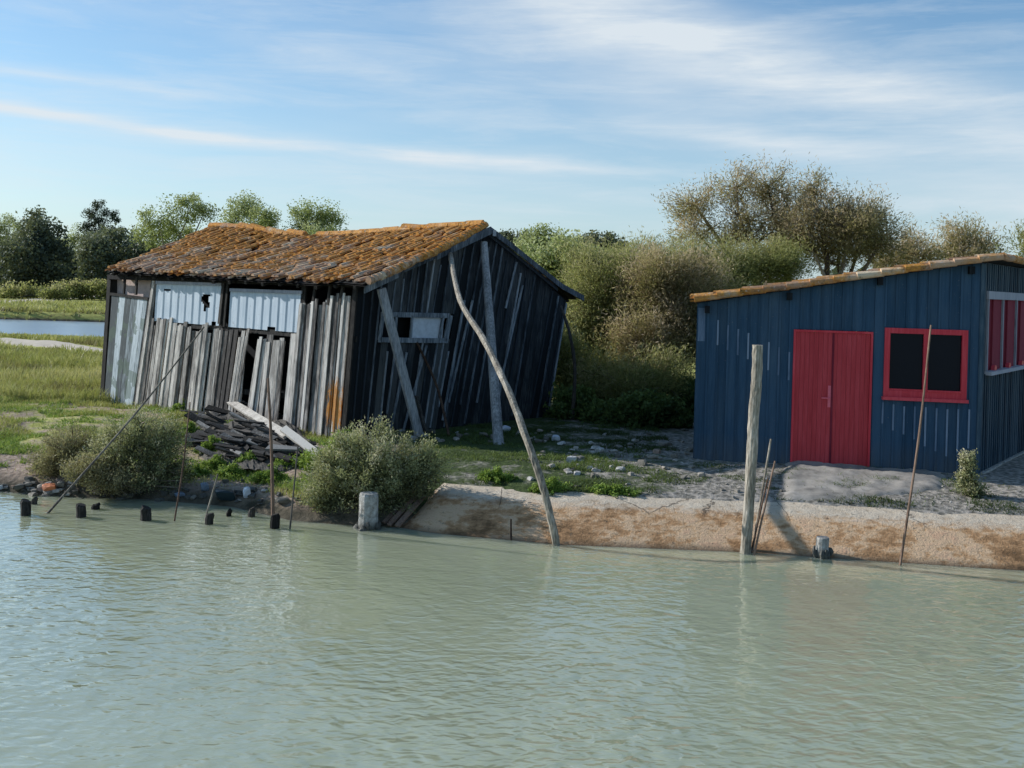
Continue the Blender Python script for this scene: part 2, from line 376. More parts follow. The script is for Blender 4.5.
def ribbon(name, pxs, z_up, w_px, mat):
    """path following the ground between two pixel edges"""
    mb = MB(); prev = None; cols = []
    for (x, y0, y1) in pxs:
        a = ground_pt(x, y0); b = ground_pt(x, y1); cols.append([a.lerp(b, k/6) for k in range(7)])
    fine = []
    for i in range(len(cols)-1):
        for k in range(8):
            fine.append([cols[i][j].lerp(cols[i+1][j], k/8) for j in range(7)])
    fine.append(cols[-1])
    for i, c in enumerate(fine):
        for j, q in enumerate(c):
            q = Vector(q)
            if j in (0, 6): q.y += nz(q.x*.9, i*.5)*.5
            mb.v.append(Vector((q.x, q.y, gz(q.x, q.y)+(z_up if 0 < j < 6 else -.05))))
    for i in range(len(fine)-1):
        for j in range(6):
            a = i*7+j; mb.f.append((a, a+1, a+8, a+7)); mb.t.append(.5)
    o = mb.build(name, mat, smooth=True); tag(o, kind='structure'); return o
M['sand'] = plain('pale_sand_track', (.56, .47, .36), .95, .2, 3)
ribbon('path', [(-260, 322, 327), (-120, 330, 336), (0, 338, 345), (50, 342, 349), (105, 349, 355), (170, 356, 361)], .05, 0, M['sand'])
ribbon('path', [(-150, 303, 305.5), (10, 300.5, 303), (60, 297.5, 300.5), (110, 293.0, 295.5), (200, 291.2, 292.5)], .08, 0, M['sand'])

# ------------------------------------------------------------------ water
m, nt, bs = material('murky_channel_water'); p = nt.pos()
w1 = nt.noise(nt.map(p, (1.1, 1.7, 1), (0, 0, R(16))), 2.6, 1.5, .45, .5)
w2 = nt.noise(nt.map(p, (1.1, 1.8, 1), (0, 0, R(-28)), (3, 7, 0)), 5.2, 1.5, .5, .6)
w3 = nt.noise(nt.map(p, (1.0, 1.5, 1), (0, 0, R(35))), 9, 1, .5)
big = nt.noise(p, .22, 2, .5); sy_ = nt.node('ShaderNodeSeparateXYZ'); nt.put(sy_.inputs[0], p)
far = nt.math('MAXIMUM', nt.math('MULTIPLY_ADD', sy_.outputs[1], -.03, 1.15, clamp=True), .4)
h = nt.math('ADD', nt.math('MULTIPLY', w1, 1.0), nt.math('ADD', nt.math('MULTIPLY', w2, .7), nt.math('MULTIPLY', w3, .28)))
near = nt.math('MAXIMUM', nt.math('MULTIPLY_ADD', sy_.outputs[1], -.11, 1.78, clamp=True), .38)
h = nt.math('MULTIPLY', nt.math('MULTIPLY', h, nt.math('MULTIPLY', far, near)), nt.math('MAXIMUM', nt.math('MULTIPLY_ADD', big, 3.0, -.75), .25))
c = nt.mix(nt.noise(p, .5, 3), (.34, .365, .235), (.44, .455, .305))
finish(nt, bs, c, .04, h, 1.0, .040, 1.0); bs.inputs['Coat Weight'].default_value = .7; bs.inputs['Coat Roughness'].default_value = .03; bs.inputs['Coat IOR'].default_value = 1.45; nt.l.new(bs.inputs['Normal'].links[0].from_socket, bs.inputs['Coat Normal']); bs.inputs['Subsurface Weight'].default_value = 1.0; bs.inputs['Subsurface Radius'].default_value = (1, 1, .8); bs.inputs['Subsurface Scale'].default_value = .5; bs.inputs['IOR'].default_value = 1.33
M['water'] = m
mb = MB(); mb.poly([(-1500, -300, 0), (1500, -300, 0), (1500, 400, 0), (-1500, 400, 0)]); tag(mb.build('water', m), kind='structure')

m, nt, bs = material('bright_lagoon_water'); p = nt.pos(); nn = nt.noise(nt.map(p, (.4, 1.6, 1)), 1.2, 4, .6)
finish(nt, bs, nt.mix(nn, (.30, .37, .42), (.42, .48, .53)), .28, nn, .6, .05, 1.0); bs.inputs['Coat Weight'].default_value = .6; bs.inputs['Coat Roughness'].default_value = .22  # pale blue base carries part of the sky reflection as colour
mb = MB(); mb.poly([(-90, 54, .006), (4, 54, .006), (4, 80, .006), (-90, 80, .006)]); tag(mb.build('lagoon_water', m), kind='structure')

# ------------------------------------------------------------------ concrete embankment
def quay():
    xs_ = np.arange(at_z(385, 527, 0).x, 24, .12)
    prof = [(-.35, -.35), (0.0, -.01), (.22, .11), (.45, .22), (.66, .325), (.74, .36), (.86, .39), (1.05, .42), (1.25, .45), (1.32, .43), (1.34, .25)]
    mb = MB(); m_ = len(prof)
    for i, x in enumerate(xs_):
        sy = shore(x); e = sm((x-xs_[0])/.75)
        for j, (t, z) in enumerate(prof):
            n_ = nz(x*1.1, j*.35)*.03+nz(x*4, j*.9, 2)*.012
            zz = z if z < 0 else z*(.12+.88*e)
            tt = t + (1-e)*.5*(z > .3)
            mb.v.append(Vector((x+ (.0 if e > .99 else .25*(1-e)*max(0, z)), sy+tt+n_+ (nz(x*.8, 5.)*.09 if j > 7 else 0), zz+n_*.5)))
    for i in range(len(xs_)-1):
        for j in range(m_-1):
            a = i*m_+j; mb.f.append((a, a+m_, a+m_+1, a+1)); mb.t.append(.5)
    o = mb.build('embankment', M['concrete'], smooth=True, origin=(1, 13.5, .4))
    tag(o, 'cracked sloping concrete embankment stained orange brown along the water', 'embankment')
quay()

# ------------------------------------------------------------------ old shed
Fb = at_z(345, 441, .55); Lb = at_z(101, 403, .55); Rb = at_z(544, 419, .55)
Ft = at_y(358.5, 283, Fb.y+.05)
def plane(a, b, c): n = (b-a).cross(c-a).normalized(); return a, (n if n.y < 0 else -n)
PF = plane(Lb, Fb, Ft); PG = plane(Fb, Rb, Ft)
def pf(px, py, off=0): return at_plane(px, py, *PF)+PF[1]*off
def pg(px, py, off=0): return at_plane(px, py, *PG)+PG[1]*off
Lt = pf(110, 274); Rt = pg(566, 303); Ap = pg(483, 233)
shed = thing('old_shed', (Fb+Rb+Lb)/3*Vector((1, 1, 0)).x if False else Vector(((Fb.x+Lb.x+Rb.x)/3, (Fb.y+Lb.y+Rb.y)/3, .5)),
             'derelict leaning shed of grey weathered boards with a lichen covered tile roof', 'shed')
def lerp(a, b, t): return a+(b-a)*t
back = Lt-Ft
# front boards: (x_top,y_top,x_bot,y_bot) centre lines interpolated between control slants
def slant(x):  # bottom shift in px for a board with top at x (top y~283, bottom ~ base)
    return float(np.interp(x, [110, 150, 200, 235, 262, 290, 320, 358], [-8, -18, -16, -18, -24, -14, -14, -13]))
def basey(x): return float(np.interp(x, [95, 103, 150, 200, 245, 300, 345], [404, 405, 412, 420, 428, 438, 446]))
def board(mb, x0, x1, yt, yb=None, off=0., th=.025, tone=None, fn=pf, sl=slant, ref=283, by=basey):
    """board whose edges pass x0,x1 at reference height ref; from row yt to yb"""
    def edge(x, y):
        xb = x+sl(x); yb_ = by(xb); t = (y-ref)/(yb_-ref); return x+(xb-x)*t, y
    q = []
    for x, y in ((x0, yb if yb else by(x0+sl(x0))), (x1, yb if yb else by(x1+sl(x1))), (x1, yt), (x0, yt)):
        X_, Y_ = edge(x, y); q.append(fn(X_, Y_, off))
    mb.prism(q, PF[1] if fn is pf else PG[1], th, random.random() if tone is None else tone)
mb = MB(); mbo = MB()
x = 152.0
while x < 356:
    w = random.choice([3.0, 3.8, 4.6, 5.4, 6.6])*(.85 if x < 200 else 1.0)
    w = min(w, 357-x)
    bx = x+slant(x)
    mid = x+slant(x)*.6
    gap = (260 <= x+w/2 <= 266.5) or (293 <= x+w/2 <= 299)
    if x > 303: yt = 300 if x < 330 else 296
    elif x < 157: yt = 277
    else: yt = float(np.interp(x, [157, 222, 230, 303], [317, 326, 328, 334]))
    yt += random.choice([0, 1, 3, 5, 8 if x < 300 else 3]) if yt > 296 else 0
    yb = basey(bx)+random.uniform(-1, 5)
    off = random.uniform(0, .035)
    if not gap:
        tone = random.uniform(.2, .85)
        if 231 < x < 243: tone = .12
        board(mb, x+random.uniform(0, .5), x+w-random.choice([.2, .6, 1.0, 1.6]), yt, yb, off, .025, tone)
        if random.random() < .5 and not 231 < x < 243: # cover batten
            board(mb, x+w-1.6, x+w+.7, yt-random.uniform(0, 3), yb, off+.026, .022, random.uniform(.25, 1))
        if False: board(mbo, x+.5, x+w-1.2, 386+random.uniform(0, 16), 430+random.uniform(-8, 12), off+.0275, .003, random.uniform(.3, .9))
        elif False: board(mbo, x+w*.6, x+w-.8, 405+random.uniform(0, 10), 428+random.uniform(-8, 6), off+.0275, .003, .3)
    elif random.random() < .0:
        board(mb, x+.5, x+w-1.5, yt+2, (yt+yb)/2-random.uniform(10, 25), off, .022, .5)
    x += w
# stray slanted boards nailed loosely over the gap
for (a, b, c_, d, w) in [(270, 342, 262, 418, 4), (284, 338, 277, 420, 4), (246, 336, 240, 402, 5), (206, 325, 192, 408, 3)]:
    mb.prism([pf(c_-w/2, d, .03), pf(c_+w/2, d, .03), pf(a+w/2, b, .03), pf(a-w/2, b, .03)], PF[1], .022, random.uniform(.4, .8))
mb.build('front_boards', M['old_wood'], shed)['label'] = 'gappy vertical grey boards on the sunlit long wall'
# structure behind front boards: posts, rails
mb = MB()
def stick(mb, pa, pb, w, th, n, tone=.5):
    d = (pb-pa).normalized(); s = d.cross(Vector(n)).normalized()*w/2
    mb.prism([pa-s, pa+s, pb+s, pb-s] if (pa-pb).cross(s).dot(Vector(n)) < 0 else [pa+s, pa-s, pb-s, pb+s], n, th, tone)
for (a, b, c_, d, w) in [(154, 277, 138, 408, .13), (227, 281, 210, 415, .12), (305, 282, 292, 432, .12), (110, 275, 102, 404, .13), (358, 283, 345, 444, .1), (333, 281, 330, 305, .05), (318, 281, 315, 305, .05), (127, 277, 126, 294, .05), (139, 277, 138, 295, .05), (346, 282, 342, 304, .06)]:
    stick(mb, pf(a, b, -.02 if w > .1 else .03), pf(c_, d, -.02 if w > .1 else .03), w, .04, PF[1], random.uniform(.2, .6))
stick(mb, pf(225.5, 281, .03), pf(221, 324, .03), .07, .03, PF[1], .7); stick(mb, pf(230, 282, .03), pf(226, 327, .03), .05, .03, PF[1], .3)
stick(mb, pf(112, 294, .0), pf(150, 299, .0), .06, .05, PF[1], .3)
stick(mb, pf(155, 323, -.03), pf(356, 339, -.03), .1, .03, PF[1], .4)
stick(mb, pf(105, 378, -.05), pf(346, 402, -.05), .1, .03, PF[1], .4)
stick(mb, pf(110, 277, .02), pf(358, 285, .02), .10, .05, PF[1], .1)
mb.build('frame', M['rot_wood'], shed)
mb = MB()   # door panel, whitewashed, on the left
xx = 114.0
while xx < 150:
    w = random.uniform(4.5, 8); board(mb, xx, min(xx+w-.3, 151), float(np.interp(xx, [113, 150], [293.5, 298.5])), basey(xx-8)-1, .0, .03, random.uniform(.1, .8)); xx += w
mb.build('door', M['white_wood'], shed)['label'] = 'whitewashed board door at the far end of the long wall'
mb = MB(); q = [pf(112, 296, -.15), pf(150, 298, -.15), pf(150, 279, -.15), pf(112, 277, -.15)]; mb.prism(q, PF[1], .02); mb.build('infill', M['plaster'], shed)
# two pale blue panels with seams (first with a ragged hole)
def panel(x0, x1, yt0, yt1, yb0, yb1, hole, lab, off=.02):
    mb = MB(); n = 9; k = .06
    def P(s, t):  # s across, t down
        xt = x0+(x1-x0)*s; yt_ = yt0+(yt1-yt0)*s; yb_ = yb0+(yb1-yb0)*s; y = yt_+(yb_-yt_)*t
        return xt-(y-yt_)*k, y
    NX, NYY = 45, 22
    for i in range(NX):
        for j in range(NYY):
            s0, s1, t0, t1 = i/NX, (i+1)/NX, j/NYY, (j+1)/NYY
            sc, tc = (s0+s1)/2, (t0+t1)/2
            if hole and (abs(sc-.76+.02*math.sin(tc*20)) < .052-(.03 if tc > .6 else 0)) and .27 < tc < .66: continue
            if hole and abs(sc-.17) < .055 and .17 < tc < .22: continue
            if tc > .93 and nz(sc*6, 3.+x0) > .25: continue
            def rib(s): f = (s*n) % 1.0; return .014 if f < .12 else 0.0
            q = [pf(*P(s0, t1), off+rib(s0+.001)), pf(*P(s1, t1), off+rib(s1-.001)), pf(*P(s1, t0), off+rib(s1-.001)), pf(*P(s0, t0), off+rib(s0+.001))]
            mb.poly(q, .5)
    o = mb.build('wall_panel', M['panel'], shed); o['label'] = lab
    mb = MB()
    stick(mb, pf(x0, yt0+1, off+.02), pf(x1, yt1+1, off+.02), .06, .02, PF[1], .6)
    mb.build('top_rail', M['grey_trim'], shed)
panel(158, 223.5, 281.5, 283.5, 321, 326, True, 'pale blue ribbed panel with a ragged black hole')
panel(232, 304, 289, 291.5, 327, 333, False, 'pale blue ribbed panel streaked by the eave shadow')
# near-black sheet added for the shade inside, so the gaps read black
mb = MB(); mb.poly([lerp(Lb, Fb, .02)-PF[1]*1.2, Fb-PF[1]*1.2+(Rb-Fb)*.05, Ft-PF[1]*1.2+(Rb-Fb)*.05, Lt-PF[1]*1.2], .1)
mb.build('inner_shade_sheet', M['dark'], shed)
# gable wall
gs = lambda x: float(np.interp(x, [358, 400, 480, 566], [-13, -19, -26, -23]))
gby = lambda x: float(np.interp(x, [340, 345, 400, 480, 545], [447, 445, 440, 430, 419]))
def gtop(x): return float(np.interp(x, [356, 483, 568], [285, 234, 301]))
mb = MB(); mbb = MB(); x = 357.5
WIN = (382, 450, 314, 339)
while x < 567:
    w = min(random.uniform(6.0, 8.5), 568-x); x1 = x+w
    y0, y1 = gtop(x), gtop(x1)
    def e(xx_, y):
        yb_ = gby(xx_+gs(xx_)); t = (y-285)/(yb_-285); return xx_+gs(xx_)*t, y
    segs = [(None, None)]
    cx_ = x+w/2
    if WIN[0] < cx_+gs(cx_)*.28 < WIN[1]: segs = [(None, WIN[2]), (WIN[3], None)]
    for a, b in segs:
        ya0 = y0 if a is None else a; ya1 = y1 if a is None else a
        yb0 = gby(x+gs(x))+random.uniform(-1, 2) if b is None else b; yb1 = yb0
        off = random.uniform(0, .015)
        q = [pg(*e(x, yb0), off), pg(*e(x1-.3, yb1), off), pg(*e(x1-.3, ya1), off), pg(*e(x, ya0), off)]
        mb.prism(q, PG[1], .025, random.uniform(.1, .9))
        if not (b is not None and False):
            r_ = random.random(); tilt = random.uniform(-1.5, 1.5)
            if r_ < .75:
                yt_ = max(ya1+2, ya1+random.choice([2, 2, 12])); yb_ = yb1-random.choice([0, 0, 10, 30]) if b is None else yb1
                if yb_ > yt_+6:
                    q = [pg(*e(x1-.9+tilt, yb_), .035), pg(*e(x1+.4+tilt, yb_), .035), pg(*e(x1+.4, yt_), .035), pg(*e(x1-.9, yt_), .035)]
                    mbb.prism(q, PG[1], .025, random.uniform(-.1, .75))
    x = x1
mb.build('gable_wall', M['black_wood'], shed)['label'] = 'dark tarred gable wall in shade with grey battens'
for (a, b, c_, d) in [(514, 262, 503, 308), (520, 285, 494, 400), (470, 300, 446, 402), (404, 352, 388, 430), (424, 345, 398, 440), (462, 300, 440, 420)]:
    stick(mbb, pg(a, b, .062), pg(c_, d, .062), .05, .02, PG[1], .6)
mbb.build('batten', M['grey_batten'], shed)
# gable window
win = thing('window', pg(415, 340), None, None); win.parent = shed; win.location = pg(415, 340)-shed.location
for k in ('label', 'category'): 
    if k in win: del win[k]
mb = MB()
for (a, b, c_, d, w) in [(379, 314, 447, 315.5, .09), (376, 339.5, 445, 340.5, .09), (381, 314, 377, 340, .07), (448, 315, 443, 341, .11), (394, 315, 392, 339, .05), (410, 315, 408, 339, .04), (441, 315, 437, 340, .05)]:
    stick(mb, pg(a, b, .045), pg(c_, d, .045), w, .04, PG[1], .6)
mb.build('frame', M['grey_batten'], win)
mb = MB(); mb.prism([pg(409, 338.5, .02), pg(441, 339.5, .02), pg(443, 316, .02), pg(412, 316, .02)], PG[1], .012); mb.build('sheet', M['fly'], win)
mb = MB(); mb.prism([pg(376, 339.5, -.22), pg(447, 340.5, -.22), pg(449, 314, -.22), pg(380, 313, -.22)], PG[1], .012); mb.build('pane', M['dark'], win)  # near-black sheet set back, stands for the shade inside the opening
# hidden back walls (plain boards)
mb = MB(); Bb = Lb+(Rb-Fb)
Bt = Lt+(Rt-Ft)
for (a, b, c_, d) in [(Rb, Bb, Bt, Rt), (Bb, Lb, Lt, Bt)]:
    n = (b-a).cross(d-a).normalized(); N = 24
    for i in range(N):
        s, e_ = i/N, (i+.94)/N
        mb.prism([lerp(a, b, s), lerp(a, b, e_), lerp(d, c_, e_), lerp(d, c_, s)], n, .03, random.random())
mb.prism([Lt, Lt+(Rt-Ft)*.5+Vector((0, 0, Ap.z-Ft.z)), Bt, Bt], (-1, .4, 0), .02, .5)
mb.build('rear_wall', M['old_wood'], shed)
# roof surface
ridge_y = [(223, 228), (250, 230), (262, 232), (275, 236), (300, 237), (340, 237), (370, 235), (440, 229), (483.5, 226.5)]
RX = [a for a, b in ridge_y]; RY = [b for a, b in ridge_y]
RE = Ap+back*1.12
ridge = []; NS = 60
for i in range(NS+1):
    s = i/NS; q = Ap*(1-s)+RE*s
    px_, py_ = proj(q); ty = float(np.interp(px_, RX, RY)); q = at_y(px_, ty, q.y)
    ridge.append(q)
gd = (Rb-Fb).normalized()
e0 = at_plane(364.5, 283.5, Ft+PF[1]*.22, PF[1]); e1 = at_plane(107, 270, Lt+PF[1]*.22, PF[1])
eb0 = pg(578, 297.5); eb1 = eb0+back*1.1
def P_front(s, t):
    r = ridge[min(NS, int(s*NS))].lerp(ridge[min(NS, int(s*NS)+1)], s*NS-int(s*NS)); e = e0.lerp(e1, s)
    e = e+Vector((0, 0, -.03*math.sin(s*math.pi)+nz(s*9, 4.)*.035))
    q = e.lerp(r, t); q.z += -.08*math.sin(math.pi*t)*(.6+.6*nz(s*3, 2.))+nz(s*8, t*4)*.025
    return q
def P_back(s, t):
    r = ridge[min(NS, int(s*NS))].lerp(ridge[min(NS, int(s*NS)+1)], s*NS-int(s*NS)); e = eb0.lerp(eb1, s)
    q = e.lerp(r, t); q.z -= .10*math.sin(math.pi*t); return q
def tiles(mb, P, ncol, nrow, lift=.0, jit=1.0, s0=-.01, up=Vector((0, 0, 1))):
    for c_ in range(ncol):
        for r_ in range(nrow):
            s = (c_+.5)/ncol; t0 = r_/nrow-.012; t1 = (r_+1.25)/nrow
            if t1 > 1.01: t1 = 1.01
            for cover in (0, 1):
                sc = s+(0 if cover else .5/ncol)+random.gauss(0, .0016*jit)
                if sc > 1.003: continue
                if random.random() < .012*jit and cover: continue
                j0 = random.gauss(0, .0028*jit); dt = random.gauss(0, .012*jit)
                w0 = (.62 if cover else .66)/ncol; hh = (2.2/ncol if cover else -.03)
                tn = random.random(); K = 5; b = len(mb.v)
                lf = lift+(.03 if cover else .0)+random.random()*.012*jit
                for (t, wf, dz) in ((t0+dt, 1.0, .022), (t1+dt, .8, .0)):
                    t = max(-.02, min(1.0, t))
                    for k in range(K+1):
                        a = math.pi*k/K
                        sx_ = sc+(j0 if t == t0 else -j0)-math.cos(a)*w0*.5*wf
                        q = P(max(0.0, min(1.0, sx_)), t)
                        q = q+up*(math.sin(a)*hh*wf+lf+dz)
                        mb.v.append(q)
                for k in range(K):
                    mb.f.append((b+k, b+k+1, b+K+2+k, b+K+1+k)); mb.t.append(tn)
                if cover:  # closed lower end so tiles read as thick
                    mb.f.append(tuple(b+k for k in range(K+1))); mb.t.append(tn*.5)
roof = MB()
tiles(roof, P_front, 50, 11, jit=1.9)
# broken ridge tiles and slipped tiles
rt = roof.build('roof', M['tile'], shed)
rt['label'] = 'sagging clay tile roof covered with orange lichen'
r2 = MB(); tiles(r2, P_back, 40, 8, jit=.5); r2.build('roof', M['tile'], shed)['label'] = 'rear slope of the clay tile roof'
mb = MB()
for i in range(26):
    s = i/26; 
    if i in (14, 15): continue
    a = ridge[int(s*NS)]+Vector((0, 0, .03)); b = ridge[min(NS, int((s+.045)*NS)+1)]+Vector((0, 0, .05))
    if random.random() < .2: b = b+Vector((0, 0, .05))
    mb.tube([a, b], [.10, .085], 8, random.random(), .12)
mb.build('ridge_tile', M['tile'], shed)
# deck under tiles (boards), bargeboards
mb = MB()
for (Pf, sgn) in ((P_front, 1), (P_back, 1)):
    for i in range(30):
        for j in range(6):
            s, e_ = i/30, (i+1)/30; t, u = j/6, (j+1)/6
            q = [Pf(s, t), Pf(e_, t), Pf(e_, u), Pf(s, u)]
            mb.poly([v-Vector((0, 0, .02)) for v in q], .3)
            mb.poly([v-Vector((0, 0, .05)) for v in q][::-1], .3)
for i in range(16):   # rafters
    s = (i+.5)/16
    for Pf in (P_front, P_back):
        a = Pf(s, 0)-Vector((0, 0, .09)); b = Pf(s, .97)-Vector((0, 0, .11))
        mb.tube([a, b], [.04, .04], 4, .3)
mb.build('roof_deck', M['rot_wood'], shed)
mb = MB(); nG = PG[1]
def barge(pts, w0, w1, off, tone):
    for i in range(len(pts)-1):
        (a, b), (c_, d) = pts[i], pts[i+1]
        wa = w0+(w1-w0)*i/(len(pts)-1); wb = w0+(w1-w0)*(i+1)/(len(pts)-1)
        mb.prism([pg(a, b+wa, off), pg(c_, d+wb, off), pg(c_, d, off), pg(a, b, off)], nG, .035, tone)
barge([(358, 286), (392, 270)], 7, 7, .16, .6); barge([(388, 272), (435, 251.5)], 4.5, 5, .13, .35); barge([(430, 250.5), (484, 226.5)], 9, 7.5, .17, .45)
barge([(484, 227), (505, 243), (530, 263), (555, 283), (577, 295)], 6, 5.5, .17, .35)
barge([(484, 232), (505, 248), (530, 268), (553, 287)], 4, 4, .10, .1)
mb.box(pg(486.5, 233, .215), (.03, .02, 0), (.01, .0, .0) if False else (-.01, .03, 0), (0, 0, .06), .95)
mb.build('bargeboard', M['grey_batten'], shed)
mb = MB()
for i in range(34):  # tiles along the verge lie a little over the bargeboard
    t = i/34; q = P_front(0, t); q2 = P_front(0, min(1, t+.04))
    mb.tube([q+nG*.1+Vector((0, 0, .05)), q2+nG*.1+Vector((0, 0, .035))], [.075, .06], 7, random.random(), .15)
mb.build('verge_tile', M['tile'], shed)

# ------------------------------------------------------------------ props and poles against the shed
def pole(name, pts, rad, mat, label, cat, n=8, tone=.5, rough=.06, group=None, sub=6, wob=.0):
    """bent stick through world points"""
    P = [Vector(p) for p in pts]; out = []; rr = []
    for i in range(len(P)-1):
        for k in range(sub):
            t = k/sub
            p0 = P[max(i-1, 0)]; p1 = P[i]; p2 = P[i+1]; p3 = P[min(i+2, len(P)-1)]
            q = .5*((2*p1)+(p2-p0)*t+(2*p0-5*p1+4*p2-p3)*t*t+(3*p1-p0-3*p2+p3)*t**3)
            out.append(q+Vector((random.gauss(0, wob), random.gauss(0, wob), 0))); u = (i+t)/(len(P)-1); rr.append(rad[0]+(rad[1]-rad[0])*u)
    out.append(P[-1]); rr.append(rad[1])
    mb = MB(); mb.tube(out, rr, n, tone, rough)
    o = mb.build(name, mat, origin=P[0], smooth=False); tag(o, label, cat, group); return o
def gy(px, py, Y, dz=0): p = at_y(px, py, Y); return p
# plank prop
def plank_thing(name, a, b, w, th, nrm, mat, label, cat):
    mb = MB(); N = 8
    for i in range(N): pass
    d = (b-a).normalized(); s = d.cross(Vector(nrm)).normalized()*w/2
    mb.prism([a-s, a+s, b+s, b-s] if s.cross(d).dot(Vector(nrm)) > 0 else [a+s, a-s, b-s, b+s], nrm, th, .55)
    o = mb.build(name, mat, origin=a); tag(o, label, cat); return o
b_ = ground_pt(419, 436); plank_thing('prop_plank', Vector(b_)-Vector((0, 0, .05)), pg(373, 288, .2), .17, .06, PG[1], M['prop_wood'], 'flat grey plank leaning on the gable beside its small window', 'plank')
plank_thing('prop_plank', Vector(ground_pt(426, 436)), pg(412, 395, .1), .06, .05, PG[1], M['rot_wood'], 'short dark batten leaning at the foot of the gable plank', 'plank')
b_ = ground_pt(499, 444)
pole('prop_post', [b_-Vector((0, 0, .08)), lerp(b_, pg(479, 243, .14), .5), pg(479, 243, .14)], (.10, .07), M['prop_wood'], 'thick straight grey post propping the gable under the ridge', 'post', 10, .5, .05)
b_ = ground_pt(449, 436)
pole('leaning_stick', [b_, pg(428, 385, .25), pg(414, 342, .08)], (.025, .022), M['red_wood'], 'thin reddish stick leaning below the gable window', 'stick', 6, .3)
pa = at_z(556, 543, 0); pa = at_y(556, 543, pa.y-.10)
pb = pg(441, 254, .26)
def mixp(px, py, t): return at_y(px, py, pa.y+(pb.y-pa.y)*t)

pole('crooked_pole', [pa+Vector((.05, -.03, -.4)), pa, mixp(550, 515, .0), mixp(541, 480, .012), mixp(527, 440, .045), mixp(508, 390, .15), mixp(484, 340, .36), mixp(460, 300, .63), pb], (.052, .046), M['pole_wood'], 'long crooked bare pole from the water up to the gable edge', 'pole', 8, .45, .09)
pole('broken_branch', [Vector(ground_pt(572, 420)), at_y(575, 372, 21.2), at_y(570, 335, 21.2), at_y(561, 306, 21.4)], (.04, .03), M['bark'], 'dark bent branch standing under the right hand eave of the gable', 'branch', 6, .3, .15)
# ------------------------------------------------------------------ blue shed
A = at_z(694, 458.5, .6); B = at_z(978, 473.5, .6)
PB = plane(A, B, A+Vector((0, 0, 1)))
sd = Vector((.61, .79, 0)).normalized(); Cc = B+sd*5.2; Dd = A+Vector((.28, .96, 0)).normalized()*6
PS = (B, Vector((sd.y, -sd.x, 0)))
def pb_(px, py, off=0): return at_plane(px, py, *PB)+PB[1]*off
def ps(px, py, off=0): return at_plane(px, py, *PS)+PS[1]*off
ub = (B-A).normalized(); WL = (B-A).length
def fb(u, z, off=0): p = A+ub*u; return Vector((p.x, p.y, z))+PB[1]*off
def uz(px, py): q = pb_(px, py); return (q-A).dot(ub), q.z
zA = pb_(698.5, 303).z; zB = pb_(983, 262.5).z
def ztop(u): return zA+(zB-zA)*u/WL
blue = thing('blue_shed', (A+B)/2, 'dark blue board clad shed with red door and low sloping tile roof', 'shed')
u0, z1 = uz(794, 329); u1, _ = uz(872.5, 331); _, z0 = uz(792, 457)
wu0, wz1 = uz(884.5, 327.5); wu1, _ = uz(967.5, 329); _, wz0 = uz(882, 396)
def fbox(mb, ua, ub_, za, zb, off, th, tone=.5):
    mb.prism([fb(ua, za, off), fb(ub_, za, off), fb(ub_, zb, off), fb(ua, zb, off)], PB[1], th, tone)
z0 = .6-.02
mb = MB(); bt = MB(); n = 27; bw = WL/n
for i in range(n):
    a, b = i*bw, (i+1)*bw-.006; c_ = (a+b)/2
    cuts = sorted([a, b]+[v for v in (u0, u1, wu0, wu1) if a < v < b]); pieces = []
    for p_, q_ in zip(cuts[:-1], cuts[1:]):
        m_ = (p_+q_)/2
        if u0 < m_ < u1: pieces.append((p_, q_, z1, None))
        elif wu0 < m_ < wu1: pieces += [(p_, q_, .56, wz0), (p_, q_, wz1, None)]
        else: pieces.append((p_, q_, .56, None))
    for a, b, za, zb in pieces:
        ta = ztop(a) if zb is None else zb; tb = ztop(b) if zb is None else zb
        mb.prism([fb(a, za), fb(b, za), fb(b, tb), fb(a, ta)], PB[1], .022, random.uniform(.2, .8))
        if i and abs(a-i*bw) < 1e-6 and not (u0-.03 < a < u1+.03 and za < 1) : bt.prism([fb(a-.016, za+.01, .022), fb(a+.014, za+.01, .022), fb(a+.014, ta-.01, .022), fb(a-.016, ta-.01, .022)], PB[1], .014, random.uniform(.2, .8))
mb.build('front_wall', M['blue'], blue); bt.build('batten', M['blue'], blue)
# raking sunlight on the battens, painted as pale strips
st = MB()
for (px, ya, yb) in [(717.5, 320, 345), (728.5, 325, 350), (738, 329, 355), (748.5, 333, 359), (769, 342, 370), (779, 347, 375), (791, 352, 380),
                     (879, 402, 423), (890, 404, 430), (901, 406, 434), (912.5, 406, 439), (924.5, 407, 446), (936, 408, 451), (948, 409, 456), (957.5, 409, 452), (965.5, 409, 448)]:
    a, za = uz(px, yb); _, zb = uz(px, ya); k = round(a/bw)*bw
    st = MB(); fbox(st, k-.018, k+.010, za, zb, .0365, .003, random.random()); st.build('painted_sun_strip', M['pale_blue'], blue)
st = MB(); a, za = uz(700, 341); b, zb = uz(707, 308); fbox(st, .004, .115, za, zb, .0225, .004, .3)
st.build('painted_sun_strip', M['pale_blue'], blue)  # sunlit streak at the wall end, painted pale as well
mb = MB()
for px, py in ((707, 310), (789, 297), (879, 282), (970, 271)):
    a, z = uz(px, py); mb = MB(); fbox(mb, a-.04, a+.04, z-.05, z+.07, .02, .12, .2); mb.build('rafter_end', M['black_wood'], blue)
mb = MB(); mb.prism([fb(WL-.05, .56, .024), fb(WL+.015, .56, .024), fb(WL+.015, zB-.02, .024), fb(WL-.05, zB-.02, .024)], PB[1], .022, .7); mb.build('corner_board', M['blue_side'], blue)
